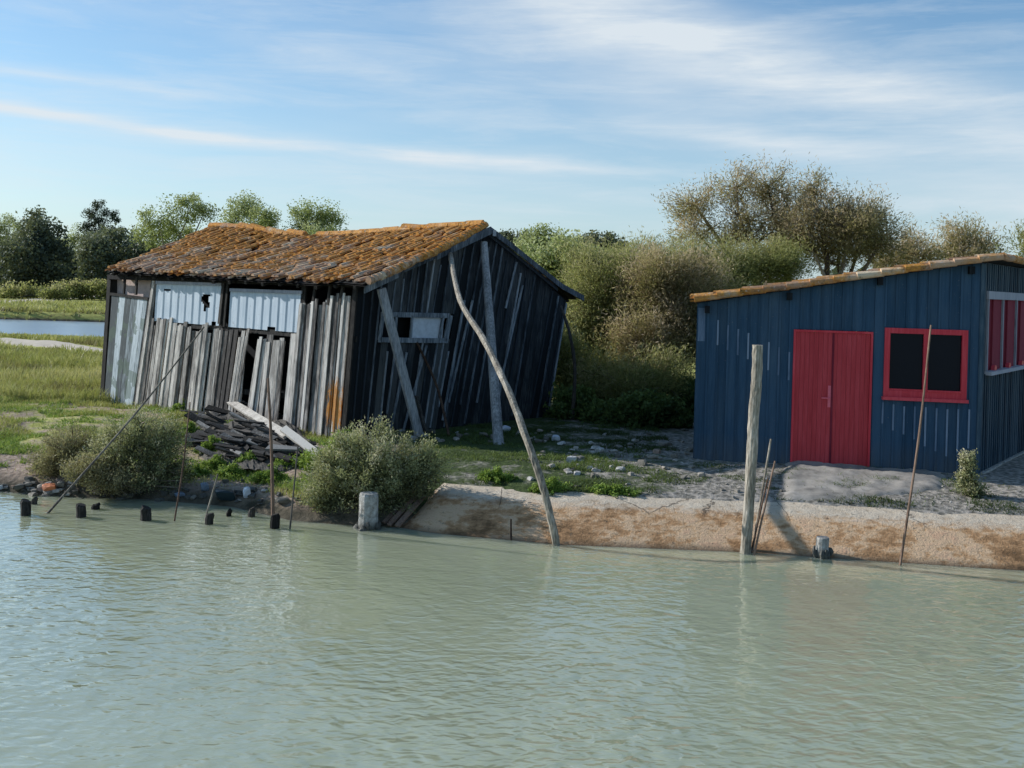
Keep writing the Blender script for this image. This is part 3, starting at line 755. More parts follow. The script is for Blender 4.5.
# door
dm = (u0+u1)/2
def childempty(name, loc, par):
    o = bpy.data.objects.new(name, None); COL.objects.link(o); o.parent = par; o.location = loc-parent_world(par); return o
mb = MB(); fbox(mb, u0-.005, u0+.03, z0, z1-.005, .0, .05); fbox(mb, u1-.03, u1+.005, z0, z1-.005, .0, .05); fbox(mb, u0+.03, u1-.03, z1-.04, z1-.005, 0, .05)
mb.build('door_frame', M['red_frame'], blue)
for k, (a, b) in enumerate(((u0+.032, dm-.003), (dm+.003, u1-.032))):
    mb = MB(); nb = 8
    for i in range(nb):
        s = a+(b-a)*i/nb; e_ = a+(b-a)*(i+1)/nb-.003
        fbox(mb, s, e_, z0+.01, z1-.043, .0, .028, random.uniform(.4, .6))
    fbox(mb, a+.002, b-.002, z0+.012, z1-.045, -.02, .022, .2)
    dl = mb.build('door', M['red'], blue); dl['label'] = 'left leaf of the red double door' if k == 0 else 'right leaf of the red double door'
    if k == 0:
        hm = MB(); fbox(hm, b-.055, b-.01, 1.55, 1.90, .028, .014, .9)
        p = fb(b-.03, 1.70, .03); q = fb(b-.03, 1.70, .085); hm.tube([p, q], .012, 8, .5); hm.tube([q, q-ub*.13], .011, 8, .5)
        ho = hm.build('handle', M['handle'], dl)
    else:
        tm = MB(); fbox(tm, a-.012, a+.018, z0+.015, z1-.05, .028, .012, .5); tm.build('cover_strip', M['rust_red'], dl)
# window
wn = childempty('window', fb((wu0+wu1)/2, wz0), blue)
mb = MB(); fw = .085
fbox(mb, wu0, wu0+fw, wz0, wz1, .0, .055); fbox(mb, wu1-fw, wu1, wz0, wz1, .0, .055)
fbox(mb, wu0+fw, wu1-fw, wz1-fw, wz1, .0, .053); fbox(mb, wu0+fw, wu1-fw, wz0, wz0+.10, .0, .053)
mid = wu0+(wu1-wu0)*.5; fbox(mb, mid-.035, mid+.04, wz0+.1, wz1-fw, .005, .045)
fbox(mb, wu0+fw, mid-.035, wz0+.1, wz0+.13, 0, .04); fbox(mb, mid+.04, wu1-fw, wz0+.1, wz0+.13, 0, .07)
mb.build('frame', M['red_frame'], wn)
mb = MB(); fbox(mb, wu0-.02, wu1+.02, wz0-.05, wz0, .0, .11, .8); mb.build('sill', M['red_frame'], wn)
for a, b in ((wu0+fw, mid-.035), (mid+.04, wu1-fw)):
    mb = MB(); fbox(mb, a, b, wz0+.13, wz1-fw, -.01, .01); mb.build('pane', M['pane'], wn)
# side wall
def fs(u, z, off=0): p = B+sd*u; return Vector((p.x, p.y, z))+PS[1]*off
def sz(px, py): q = ps(px, py); return (q-B).dot(sd), q.z
s0u, szt = sz(985.5, 299); _, szb = sz(985, 371)
_, zlt = sz(985.5, 291)
mb = MB(); n2 = 36; SL = 5.2; sbt = MB()
for i in range(n2):
    a, b = i*SL/n2, (i+1)*SL/n2-.006
    segs = [(.62, szb-.03), (zlt, zB)] if s0u < b < 4.6 else [(.62, zB)]
    for za, zb in segs:
        mb.prism([fs(a, za), fs(b, za), fs(b, zb), fs(a, zb)], PS[1], .022, random.uniform(.1, .9))
        sbt.prism([fs(a-.02, za+.01, .022), fs(a+.02, za+.01, .022), fs(a+.02, zb-.01, .022), fs(a-.02, zb-.01, .022)], PS[1], .018, random.uniform(.1, 1))
mb.build('side_wall', M['blue_side'], blue); sbt.build('batten', M['blue_side'], blue)
mb = MB(); mb.prism([fs(s0u-.03, szt, .0), fs(4.62, szt, .0), fs(4.62, zlt, .0), fs(s0u-.03, zlt, .0)], PS[1], .06, .7); mb.build('lintel', M['grey_trim'], blue)
mb = MB(); mb.prism([fs(s0u-.03, szb-.06, .0), fs(4.62, szb-.06, .0), fs(4.62, szb, .0), fs(s0u-.03, szb, .0)], PS[1], .13, .8); mb.build('sill', M['grey_trim'], blue)['label'] = 'pale sill under the side window row'
step = sz(999.6, 330)[0]-s0u; k = 0; uu = s0u
while uu+step < 4.65:
    wq = childempty('side_window', fs(uu+.2, szb), blue)
    mb = MB(); mb.prism([fs(uu, szb, .0), fs(uu+.06, szb, .0), fs(uu+.06, szt, .0), fs(uu, szt, .0)], PS[1], .05, .5); mb.build('mullion', M['grey_trim'], wq)
    mb = MB(); mb.prism([fs(uu+.047, szb+.001, -.03), fs(uu+step-.002, szb+.001, -.03), fs(uu+step-.002, szt-.001, -.03), fs(uu+.047, szt-.001, -.03)], PS[1], .02, .5)
    mb.prism([fs(uu+step*.45, szb+.001, -.01), fs(uu+step-.01, szb+.001, -.01), fs(uu+step-.01, szt-.001, -.01), fs(uu+step*.45, szt-.001, -.01)], PS[1], .03, .8); mb.build('shutter', M['rust_red'], wq)
    mb = MB(); c0 = fs(uu+step*.5, szb, .03); mb.tube([c0-PS[1]*.02, c0+PS[1]*.04], .085, 12, .8); mb.build('sill_block', M['red_frame'], wq)
    uu += step
# plinth, left/rear walls
mb = MB()
mb.prism([fb(-.0, .38), fb(WL+.02, .38), fb(WL+.02, .56), fb(0, .56)], PB[1], .03, .5)
mb.prism([fs(0, .38), fs(SL, .38), fs(SL, .62), fs(0, .62)], PS[1], .08, .5)
mb.build('plinth', M['pile'], blue)
mb = MB()
for a, b, za, zb in ((Dd, A, zA, zA), (Cc, Dd, zB, zA)):
    n = (b-a).cross(Vector((0, 0, 1))).normalized()
    for i in range(30):
        s, e_ = i/30, (i+.96)/30; p, q = lerp(a, b, s), lerp(a, b, e_); hs, he = za+(zb-za)*s, za+(zb-za)*e_
        mb.prism([Vector((p.x, p.y, .5)), Vector((q.x, q.y, .5)), Vector((q.x, q.y, he)), Vector((p.x, p.y, hs))], n, .02, random.random())
mb.build('rear_wall', M['blue'], blue)
# roof: low along A-D, high along B-C
a0 = A+PB[1]*.2-ub*.08; a0.z = zA+.03; b0 = B+PB[1]*.2+ub*.22; b0.z = zB+.05+.02
c0 = Cc+Vector((.25, .2, 0)); c0.z = zB+.07; d0 = Dd+Vector((-.15, .2, 0)); d0.z = zA+.03
def P_blue(s, t): # s: 0 front .. 1 back ; t: 0 low (left) .. 1 high (right)
    q = a0.lerp(d0, s).lerp(b0.lerp(c0, s), t); q.z += nz(s*5, t*5, 7.)*.015; return q
mb = MB(); tiles(mb, P_blue, 28, 12, jit=.4); 
mb.build('roof', M['tile_new'], blue)['label'] = 'low pitched clay tile roof with orange lichen'
mb = MB(); mb.prism([a0-Vector((0, 0, .03)), b0-Vector((0, 0, .03)), c0-Vector((0, 0, .03)), d0-Vector((0, 0, .03))], (0, 0, 1), .025, .3); mb.build('roof_deck', M['black_wood'], blue)
mb = MB(); NV = 13
for i in range(NV):
    t0, t1 = i/NV, (i+1.12)/NV
    p = P_blue(0, t0); q = P_blue(0, min(1, t1)); dz = Vector((0, 0, 1))
    mb.tube([p+dz*.045+PB[1]*.0, q+dz*.022], [.062, .05], 10, random.random(), .08)
for i in range(12):
    t0 = i/12; p = P_blue(t0, 1); q = P_blue(min(1, t0+.09), 1); mb.tube([p+Vector((0, 0, .03)), q+Vector((0, 0, .02))], [.06, .05], 8, random.random(), .08)
mb.build('verge_tile', M['tile_new'], blue)

# ------------------------------------------------------------------ mooring posts and sticks in the water
def wpt(px, py, z=0): return at_z(px, py, z)
pz = wpt(745.5, 553, -.0); lo_ = Vector((pz.x, pz.y, -.4))
Yp = pz.y
pts = [at_y(744.5, 562, Yp), pz, at_y(750.5, 480, Yp), at_y(753.5, 420, Yp), at_y(756.5, 380, Yp), at_y(757.8, 345, Yp)]
pole('mooring_post', pts, (.071, .067), M['pole_wood'], 'tall thick grey wooden post standing in the water before the blue shed', 'post', 14, .5, .07)
def wpole(name, px0, py0, px1, py1, r0, r1, mat, label, cat='pole', dY=0., bend=0., z=0, **kw):
    a = wpt(px0, py0, z); b = at_y(px1, py1, a.y+dY)
    mid = lerp(a, b, .5)+Vector((bend, 0, 0)); d = (b-a).normalized()
    return pole(name, [a-d*.25, a, mid, b], (r0*.72, r1*.75), mat, label, cat, 7, kw.get('tone', .5), .1)
wpole('stick', 752, 552, 771, 439, .026, .018, M['pole_wood'], 'tallest of the thin sticks just right of the tall post', 'stick', .3)
wpole('stick', 754, 555, 775, 461, .022, .016, M['red_wood'], 'middle thin brown stick beside the tall post', 'stick', .25, tone=.8)
wpole('stick', 751, 553, 768, 478, .02, .014, M['red_wood'], 'shortest thin forked stick against the tall post', 'stick', .2)
wpole('thin_pole', 900, 565, 931, 325, .028, .016, M['red_wood'], 'long thin brown pole leaning right in front of the red window', 'pole', .25, .03, tone=.75)
wpole('thin_pole', 273, 524, 268, 378, .045, .022, M['red_wood'], 'upright reddish pole in the water before the grey shed', 'pole', .0, .015, tone=.7)
wpole('thin_pole', 48, 513, 204, 327, .030, .016, M['pole_wood'], 'long thin pole slanting over the left bush towards the shed', 'pole', 1.5, .06, tone=.3)
wpole('thin_pole', 174.5, 521, 190, 402, .02, .012, M['red_wood'], 'thin brown stick leaning right beside the left bush', 'stick', .3, .02, tone=.5)
wpole('thin_pole', 205, 520, 218, 474, .02, .016, M['pole_wood'], 'short leaning stick rising from a mossy stub', 'stick', .1, .0, tone=.4)
wpole('thin_pole', 290, 529, 298, 446, .018, .014, M['rot_wood'], 'thin dark stick at the left edge of the round bush', 'stick', .1, .0, tone=.9)
wpole('iron_rod', 511, 540, 511, 519, .018, .016, M['red_wood'], 'short rusty rod in the water by the embankment', 'rod', 0, 0, tone=.2)
stub_lab = {26: 'dark square stub post farthest left in the water', 34: 'low stub tight against the shore at far left', 81: 'stub post standing in the light water patch edge', 96: 'small stub close to shore behind another stub',
            146: 'broad stub post in front of the left bush', 209: 'stub at the foot of the short leaning stick', 228: 'small pointed stub near the shore debris', 251: 'round stub left of the upright reddish pole', 274: 'stub tied against the foot of the upright reddish pole'}
for px, py, w, h in [(26, 515, 10, 14), (34, 504, 6, 6), (81, 517, 10, 12), (96, 509, 8, 5), (146, 520, 11, 12), (209.5, 524, 8, 10), (228.5, 516, 5, 6), (251.5, 516.5, 7, 8), (274.5, 528, 9, 13)]:
    a = wpt(px, py, 0); s = a.y/F; r = w*s/2; hh = h*s*1.05
    mb = MB(); mb.tube([a-Vector((0, 0, .3)), a+Vector((0, 0, hh*.4)), a+Vector((random.uniform(-.02, .02), 0, hh*.85)), a+Vector((0, 0, hh))], [r*1.05, r, r*.97, r*.85], 9, random.uniform(.1, .6), .16)
    tag(mb.build('stub_post', M['rot_wood'], origin=a), stub_lab[int(px)], 'stub post', 'rotten stub posts along the left shore')
def pile(px, py, w, h, label, rough=.05):
    a = wpt(px, py, 0); s = a.y/F; r = w*s/2; hh = h*s
    t = thing('concrete_pile', a, label, 'pile')
    mb = MB(); mb.tube([a-Vector((0, 0, .4)), a+Vector((0, 0, .1)), a+Vector((0, 0, hh*.5)), a+Vector((0, 0, hh*.93)), a+Vector((0, 0, hh))], [r*1.15, r*1.02, r, r, r*.9], 14, .5, rough)
    mb.build('shaft', M['pile'], t)
    mb = MB()
    for k in range(22):
        an = random.uniform(0, 6.28); q = a+Vector((math.cos(an)*r*1.15, math.sin(an)*r*1.15, random.uniform(-.05, .08)))
        mb.tube([q-Vector((0, 0, .05)), q, q+Vector((0, 0, .05))], [.02, random.uniform(.03, .06)*min(1, r/.12), .015], 6, .5, .3)
    mb.build('shell_crust', M['dkstone'], t)
pile(368, 528, 19, 35, 'round concrete pile with crusted foot beside the round bush')
pile(822, 557, 13, 20, 'short concrete pile against the stained embankment')

# planks on the slope at the end of the embankment
labs = ['longest of the reddish planks resting on the bank by the concrete pile', 'middle reddish plank on the bank by the concrete pile', 'lowest short reddish plank on the bank by the concrete pile']
for k, (a, b, c_, d) in enumerate([(384, 524, 420, 491), (389, 526, 425, 492), (397, 527, 424, 502)]):
    p = at_z(a, b, .02); q = ground_pt(c_, d); q.z += .08
    mb = MB(); dd = (q-p).normalized(); s = dd.cross(Vector((0, -.5, .8))).normalized()*.035
    mb.prism([p-s, p+s, q+s, q-s], (0, -.5, .8), .03, .8); tag(mb.build('loose_plank', M['red_wood'], origin=p), labs[k], 'plank')

mb = MB(); NU, NV_ = 40, 22
for i in range(NU+1):
    for j in range(NV_+1):
        u, v = i/NU, j/NV_; px = 768+u*190; y0_ = 461+u*15; y1_ = 494+4*math.sin(u*5)+3*nz(u*5, 1.); y = y0_+(y1_-y0_)*v
        q = at_z(px+6*nz(v*4, u*2, 3), y, .6); e = min(u, 1-u)*7; e = min(1, e, (1-v)*4+.0); g_ = gz(q.x, q.y)
        mb.v.append(Vector((q.x, q.y, g_-.06+.11*sm(e)*(1-.25*v)+.02*nz(q.x*3, q.y*3)+.02*nz(q.x*11, q.y*11))))
for i in range(NU):
    for j in range(NV_):
        a = i*(NV_+1)+j; mb.f.append((a, a+NV_+1, a+NV_+2, a+1)); mb.t.append(.5)
M['apron'] = plain('worn_pale_concrete', (.30, .27, .23), .95, .6, 4, 1.0)
tag(mb.build('concrete_apron', M['apron'], smooth=True, origin=at_z(840, 480, .6)), 'worn pale concrete apron before the red double door', 'apron')

# collapsed boards before the long wall
def debris_board(a, b, za, zb, w, th, mat, label, tone=.5, name='fallen_board'):
    p = at_z(*a, za); q = at_z(*b, zb); n = Vector((-.2, -.55, .8)).normalized()
    d = (q-p).normalized(); n = (n-d*n.dot(d)).normalized(); s = d.cross(n)*w/2
    mb = MB(); N = 6
    for i in range(N):
        u, v = i/N, (i+1)/N; A_ = lerp(p, q, u); B_ = lerp(p, q, v)
        wa = 1+.15*nz(i*1.7, a[0]); wb = 1+.15*nz((i+1)*1.7, a[0])
        mb.prism([A_-s*wa, A_+s*wa, B_+s*wb, B_-s*wb] if s.cross(d).dot(n) > 0 else [A_+s*wa, A_-s*wa, B_-s*wb, B_+s*wb], n, th, tone)
    tag(mb.build(name, mat, origin=p), label, 'board')
debris_board((228, 401), (288, 437), .95, .75, .14, .05, M['pale_wood'], 'long pale broken board slanting down over the rubble heap', .6)
debris_board((284, 430), (318, 456), .85, .55, .13, .06, M['pale_wood'], 'wide bleached broken board end beside the round bush', .95)
debris_board((232, 396), (322, 452), .9, .5, .05, .05, M['old_wood'], 'thin grey rail lying behind the pale broken board', .5)
hc = ground_pt(248, 452)
def mound(x, y):
    px, py = proj((x, y, .6)); u = (px-186)/130; v = (py-398-u*12)/58
    r_ = max(0, 1-((u-.5)**2*4+(v-.5)**2*4)); return gz(x, y)-.05+.24*r_**.7*(1+.35*nz(u*6, v*6))+.05*nz(u*21, v*21)+.03*nz(u*50, v*50)
def mound_pt(px, py):
    z = .7
    for _ in range(10): p = at_z(px, py, z); z = .5*z+.5*mound(p.x, p.y)
    return Vector((p.x, p.y, z))
for i in range(150):   # heap of dark slabs
    px = random.uniform(192, 312); top = 402+(px-190)*.42
    py = random.uniform(top-2, min(top+46, 462)); p = mound_pt(px, py)+Vector((0, 0, random.uniform(.0, .09)))
    ang = random.gauss(-.45, .3); L = random.uniform(.15, .65); w = random.uniform(.015, .055)
    d = Vector((math.cos(ang), math.sin(ang)*.8, random.gauss(-.15, .12))).normalized(); n = Vector((random.gauss(-.1, .25), -.45, .85)).normalized(); n = (n-d*n.dot(d)).normalized(); s_ = d.cross(n)*w
    lab = 'dark rotten board lying in the heap before the grey shed'
    mb = MB(); q = [p-d*L/2-s_, p+d*L/2-s_*random.uniform(.5, 1), p+d*L/2+s_*random.uniform(.5, 1), p-d*L/2+s_]
    for v in q: v += Vector((random.gauss(0, .02), random.gauss(0, .02), random.gauss(0, .01)))
    mb.prism(q, n, random.uniform(.015, .045), random.random())
    tag(mb.build('rotten_board', M['rot_wood'] if random.random() < .7 else M['slab_grey'], origin=p), lab, 'board', 'dark boards heaped before the grey shed')
# mound of soil under the heap
mb = MB(); N = 60
for i in range(N+1):
    for j in range(N+1):
        u, v = i/N, j/N; px = 186+u*130; py = 398+v*58+u*12
        q = at_z(px, py, .5); mb.v.append(Vector((q.x, q.y, mound(q.x, q.y))))
for i in range(N):
    for j in range(N):
        a = i*(N+1)+j; mb.f.append((a, a+1, a+N+2, a+N+1)); mb.t.append(.5)
M['humus'] = plain('dark_rubbly_soil', (.085, .075, .062), .95, .8, 20, 1.0)
tag(mb.build('rubble_mound', M['humus'], origin=hc), 'dark mound of rotten rubble heaped against the grey shed wall', 'mound')

# ------------------------------------------------------------------ stones
def stone_mesh(seed, mat, flat=.6):
    rs = random.Random(seed); me = bpy.data.meshes.new('stone'); import bmesh; flat *= .8
    bm = bmesh.new(); bmesh.ops.create_icosphere(bm, subdivisions=2, radius=.5)
    for v in bm.verts:
        d = mnoise.noise(v.co*2.2+Vector((seed*3.1, 0, 0)))*.42; v.co *= (1+d); v.co.z *= flat
        for ax in (Vector((1, .3, .2)).normalized(), Vector((-.4, 1, .3)).normalized()):
            k = v.co.dot(ax)
            if k > .24: v.co -= ax*(k-.24)
            if k < -.3: v.co -= ax*(k+.3)
    bm.to_mesh(me); bm.free()
    at = me.attributes.new('tone', 'FLOAT', 'FACE'); me.materials.append(mat); return me
SM = [stone_mesh(i, M['stone'], rnd) for i, rnd in enumerate((.55, .7, .45, .6))]; SD = [stone_mesh(i+9, M['dkstone'], .6) for i in range(3)]
def scatter(n, fpx, size, meshes, name, label, cat, group):
    for i in range(n):
        px, py = fpx(); p = ground_pt(px, py); s = random.uniform(*size)*random.uniform(.6, 1.2)
        o = bpy.data.objects.new(name, random.choice(meshes)); COL.objects.link(o); o.location = p+Vector((0, 0, s*.12))
        o.scale = (s*random.uniform(.8, 1.5), s*random.uniform(.7, 1.1), s*random.uniform(.5, 1)); o.rotation_euler = (random.gauss(0, .2), random.gauss(0, .2), random.uniform(0, 6.28))
        tag(o, label, cat, group)
scatter(110, lambda: (random.uniform(530, 705), random.gauss(456, 13)), (.06, .24), SM, 'rubble_stone', 'pale broken stone among the rubble between the two sheds', 'stone', 'pale rubble between the sheds')
scatter(50, lambda: (random.uniform(395, 560), random.gauss(437, 5)), (.07, .26), SM, 'rubble_stone', 'pale stone at the foot of the dark gable wall', 'stone', 'stones under the gable wall')
scatter(26, lambda: (random.uniform(700, 1010), random.gauss(490, 9)), (.04, .12), SM, 'loose_stone', 'small pale stone on the gravel before the blue shed', 'stone', 'stones before the blue shed')
scatter(50, lambda: (random.uniform(-20, 75), random.gauss(490, 4)), (.08, .24), SM+SD[:1], 'shore_stone', 'stone on the left shore edge below the grass', 'stone', 'stones on the left shore')
scatter(70, lambda: (random.uniform(70, 300), random.gauss(494, 6)+(0 if random.random() < .5 else 4)), (.07, .2), SD+SM[:1], 'shore_stone', 'dark stone along the shore under the bushes', 'stone', 'dark stones along the shore')
def lump(name, px, py, sx_, sy_, sz_, mat, label, cat, seed):
    p = ground_pt(px, py); me = stone_mesh(seed, mat, .8); o = bpy.data.objects.new(name, me); COL.objects.link(o); o.location = p+Vector((0, 0, sz_*.25)); o.scale = (sx_, sy_, sz_); o.rotation_euler[2] = random.uniform(-.5, .5); tag(o, label, cat)
lump('crumpled_sack', 50, 491, .34, .26, .2, M['orange'], 'crumpled orange sack lying on the left shore', 'sack', 31)
lump('white_bag', 556, 441, .22, .2, .2, M['fly'], 'crumpled white bag on the rubble beside the gable', 'bag', 32)
lump('white_bag', 505, 432, .32, .2, .22, M['fly'], 'white crumpled bag at the foot of the thick prop post', 'bag', 33)
lump('dark_tarpaulin', 226, 500, .5, .3, .26, M['tarp'], 'dark green tarpaulin bundled on the shore by the stubs', 'tarpaulin', 34)
lump('plastic_drum', 205, 491, .2, .18, .24, M['plastic_blue'], 'faded blue plastic drum lying on the shore', 'drum', 35)
lump('plastic_sheet', 180, 497, .24, .15, .12, M['plastic_blue'], 'pale blue torn plastic sheet among dark shore stones', 'plastic sheet', 36)
lump('pale_rock', 283, 503, .34, .22, .16, M['stone'], 'flat pale rock at the water edge by the upright pole', 'rock', 37)
lump('white_bag', 247, 497, .2, .2, .28, M['fly'], 'small whitish bag on the shore left of the upright pole', 'bag', 38)

# ------------------------------------------------------------------ vegetation
def crown_cloud(blobs, n_clump, n_leaf, cs, L, W, up=.3, shell=.55, elong=1.0, tone_hi=.25, tone_spread=.18, tj=.12, flat=1.0):
    """blobs: (centre, rx, ry, rz). returns leaf P,D,tone and clump centres"""
    vol = np.array([b[1]*b[3] for b in blobs]); vol = vol/vol.sum()
    cc = np.array([list(b[0]) for b in blobs]); ctr = (cc*vol[:, None]).sum(0); C_, T_, DD = [], [], []
    for b, v in zip(blobs, vol):
        k = max(2, int(n_clump*v)); d = unit(rng.normal(size=(k, 3))); r = (shell+(1-shell)*rng.random(k))**.8
        r *= 1+.05*rng.normal(size=k)
        q = np.array(list(b[0]))+d*r[:, None]*np.array([b[1], b[2], b[3]]); C_.append(q)
        t = .45+tone_spread*rng.normal(size=k)+tone_hi*d[:, 2]-.12*d[:, 0]*1; T_.append(t)  # clumps lighter on top and towards the sun, light put into the tone
        dd = unit(d+unit(q-ctr)*.5+np.array([0, 0, up])); DD.append(dd)
    C_ = np.concatenate(C_); T_ = np.concatenate(T_); DD = np.concatenate(DD)
    m_ = len(C_); idx = np.repeat(np.arange(m_), n_leaf); n = len(idx)
    sc = cs*(.6+.8*rng.random(m_))[idx][:, None]
    off = np.clip(rng.normal(size=(n, 3)), -1.9, 1.9)*sc*np.array([1, 1, flat])*.55
    D0 = DD[idx]; off += D0*(np.clip(rng.normal(size=(n, 1)), -1.4, .9)*sc*(elong-1))
    P = C_[idx]+off
    D = unit(D0*(1.2 if elong > 1 else .3)+rng.normal(size=(n, 3))*(.85 if elong > 1 else 1.0))
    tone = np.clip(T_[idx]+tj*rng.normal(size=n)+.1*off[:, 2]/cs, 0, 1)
    return P, D, tone, C_
def make_plant(name, blobs, base, label, cat, leafm, n_clump, n_leaf, cs, L, W, trunk_r, barkm=None, group=None, twigs=0, n_trunks=1, tops=None, trunk_name='trunk', crown_name='crown', **kw):
    P, D, tone, C_ = crown_cloud(blobs, n_clump, n_leaf, cs, L, W, **kw)
    keep = np.ones(len(P), bool)
    g = P[:, 2] > base.z-.05; P, D, tone = P[g], D[g], tone[g]; n = len(P)
    t = thing(name, base, label, cat, group)
    Ls = L*(.7+.6*rng.random(n)); Ws = W*(.7+.6*rng.random(n))
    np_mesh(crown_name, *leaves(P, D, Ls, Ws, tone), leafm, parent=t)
    mb = MB(); big_ = sorted(blobs, key=lambda b: -b[1]*b[3])
    roots = [base+Vector((random.gauss(0, trunk_r*2), random.gauss(0, trunk_r*2), -.1)) for _ in range(n_trunks)]
    limb_pts = []
    for k, b in enumerate(big_[:max(3, len(big_))]):
        r0 = roots[k % n_trunks]; c = Vector(b[0]); m1 = r0.lerp(c, .4)+Vector((random.gauss(0, .06), random.gauss(0, .06), .05))*(c-r0).length; m1.x = r0.x*.6+m1.x*.4; m1.y = r0.y*.6+m1.y*.4
        pts = []
        for i in range(9):
            u = i/8; q = (1-u)**2*r0+2*u*(1-u)*m1+u*u*c; q = q+Vector((random.gauss(0, 1), random.gauss(0, 1), 0))*trunk_r*.35*(u > 0); pts.append(q)
        rr = [trunk_r*(1-.82*(i/8)) * (1 if k < n_trunks else .7) for i in range(9)]
        mb.tube(pts, rr, 7, random.random(), .08); limb_pts += [(q, r) for q, r in zip(pts[3:], rr[3:])]
    if twigs:
        LP = np.array([list(q) for q, r in limb_pts])
        sel = rng.choice(len(C_), min(twigs, len(C_)), replace=False)
        for i in sel:
            c = C_[i]; d = np.linalg.norm(LP-c, axis=1)+.6*np.maximum(0, LP[:, 2]-c[2]); j = int(np.argmin(d)); a, r = limb_pts[j]; c = Vector(c)
            mm = a.lerp(c, .5)+Vector((random.gauss(0, 1), random.gauss(0, 1), -.5))*(c-a).length*.08
            ext = c+(c-mm).normalized()*cs*.9
            mb.tube([a, mm, c, ext], [r*.45, r*.36, max(.008, r*.2), .005], 4, random.random(), 0, cap=False)
    mb.build(trunk_name, barkm or M['bark'], t)
    return t
def pxblobs(lst, Y, dy=.8, jitter=0):
    out = []
    for (px, py, rx, ry) in lst:
        c = at_y(px, py, Y+random.uniform(-jitter, jitter)); s = Y/F; out.append((c, rx*s, rx*s*dy, ry*s))
    return out
def base_at(px, Y):
    q = at_y(px, 300, Y); return Vector((q.x, q.y, gz(q.x, q.y)))
# far left dark trees
Y0 = 135
make_plant('holm_oak', pxblobs([(45, 240, 26, 28), (22, 262, 24, 24), (62, 268, 22, 22), (38, 280, 26, 16)], Y0, jitter=3), base_at(42, Y0), 'dark rounded evergreen oak tallest of the far left clump', 'tree', M['lf_dark'], 150, 110, 1.1, .42, .3, .35, shell=.6)
make_plant('holm_oak', pxblobs([(2, 262, 20, 22), (-22, 258, 22, 26), (5, 278, 24, 14)], Y0+6, jitter=3), base_at(-4, Y0+6), 'dark evergreen oak cut by the left photo edge', 'tree', M['lf_dark'], 110, 100, 1.1, .42, .3, .35, shell=.6)
make_plant('holm_oak', pxblobs([(118, 250, 26, 22), (96, 262, 22, 22), (138, 264, 20, 22), (115, 276, 36, 16)], Y0-4, jitter=3), base_at(116, Y0-4), 'dark spreading evergreen oak just left of the grey shed roof', 'tree', M['lf_dark'], 150, 110, 1.1, .42, .3, .35, shell=.6)
make_plant('pine_tree', pxblobs([(97, 205, 9, 5), (90, 214, 9, 5), (107, 213, 10, 5), (98, 222, 12, 6), (117, 220, 8, 3), (84, 228, 8, 5), (106, 231, 16, 7), (98, 240, 20, 8)], Y0+15, jitter=1), base_at(98, Y0+15), 'open flat topped pine rising above the dark oaks', 'tree', M['lf_pine'], 130, 60, .5, .3, .12, .25, shell=.15, twigs=50)
def spring(lst, Y, bx, label, n=110, m_=M['lf_spring'], **kw):
    return make_plant('spring_tree', pxblobs(lst, Y, jitter=2), base_at(bx, Y), label, 'tree', m_, int(n*.8), kw.pop('nl', 55)*2, kw.pop('cs', .8), .22, .15, .3, twigs=120, shell=.25, group='pale green trees behind the marsh', **kw)
spring([(188, 208, 20, 18), (160, 222, 22, 16), (205, 212, 12, 14), (178, 236, 30, 20), (146, 236, 14, 16)], 110, 178, 'pale leafy tree left of the roof ridge')
spring([(250, 208, 20, 13), (238, 220, 18, 12), (265, 222, 18, 14), (252, 236, 26, 16)], 115, 252, 'pale leafy tree rising behind the hollow of the ridge')
spring([(312, 214, 22, 14), (330, 222, 18, 13), (298, 226, 16, 12), (315, 238, 32, 14)], 112, 315, 'pale rounded tree behind the middle of the grey shed roof')
spring([(10, 226, 20, 10), (-15, 232, 22, 16), (25, 238, 20, 12)], 165, 8, 'yellow green tree peeping over the left dark oaks')
spring([(78, 238, 16, 12), (70, 250, 18, 14), (145, 270, 22, 20), (150, 250, 16, 14)], 160, 120, 'pale tree showing between the dark oaks', 90)
# hedges of low scrub by the far path
for k, (a, b, yb, hh, Y, lab) in enumerate([(-30, 60, 294, 9, 118, 'low olive scrub hedge at the left edge beyond the lagoon'), (55, 108, 291, 8, 122, 'low brownish scrub hedge under the dark oaks near the shed')]):
    lst = [(a+(b-a)*i/7, yb-random.uniform(-1, 2), 9, hh*.8) for i in range(8)]
    make_plant('scrub_hedge', pxblobs(lst, Y, jitter=1.5), base_at((a+b)/2, Y), lab, 'hedge', M['lf_tamg'], 110, 60, .6, .26, .18, .06)
# far middle trees between the sheds
make_plant('holm_oak', pxblobs([(598, 243, 16, 10), (610, 252, 18, 12), (582, 250, 14, 10)], 120, jitter=1), base_at(598, 120), 'dark round treetop between the two sheds', 'tree', M['lf_dark'], 90, 90, .7, .34, .24, .3, shell=.6)
make_plant('holm_oak', pxblobs([(516, 240, 14, 8), (508, 252, 18, 12)], 122, jitter=1), base_at(515, 122), 'small dark treetop behind the right roof slope', 'tree', M['lf_dark'], 60, 80, .7, .34, .24, .3, shell=.6)
spring([(538, 238, 18, 10), (556, 250, 20, 14), (530, 252, 20, 14)], 100, 540, 'pale treetop nearest the gable of the grey shed', 90)
spring([(566, 258, 24, 16), (590, 270, 26, 18), (545, 268, 22, 18)], 62, 570, 'light yellow green tree low between the sheds', 120, nl=70, cs=.7)
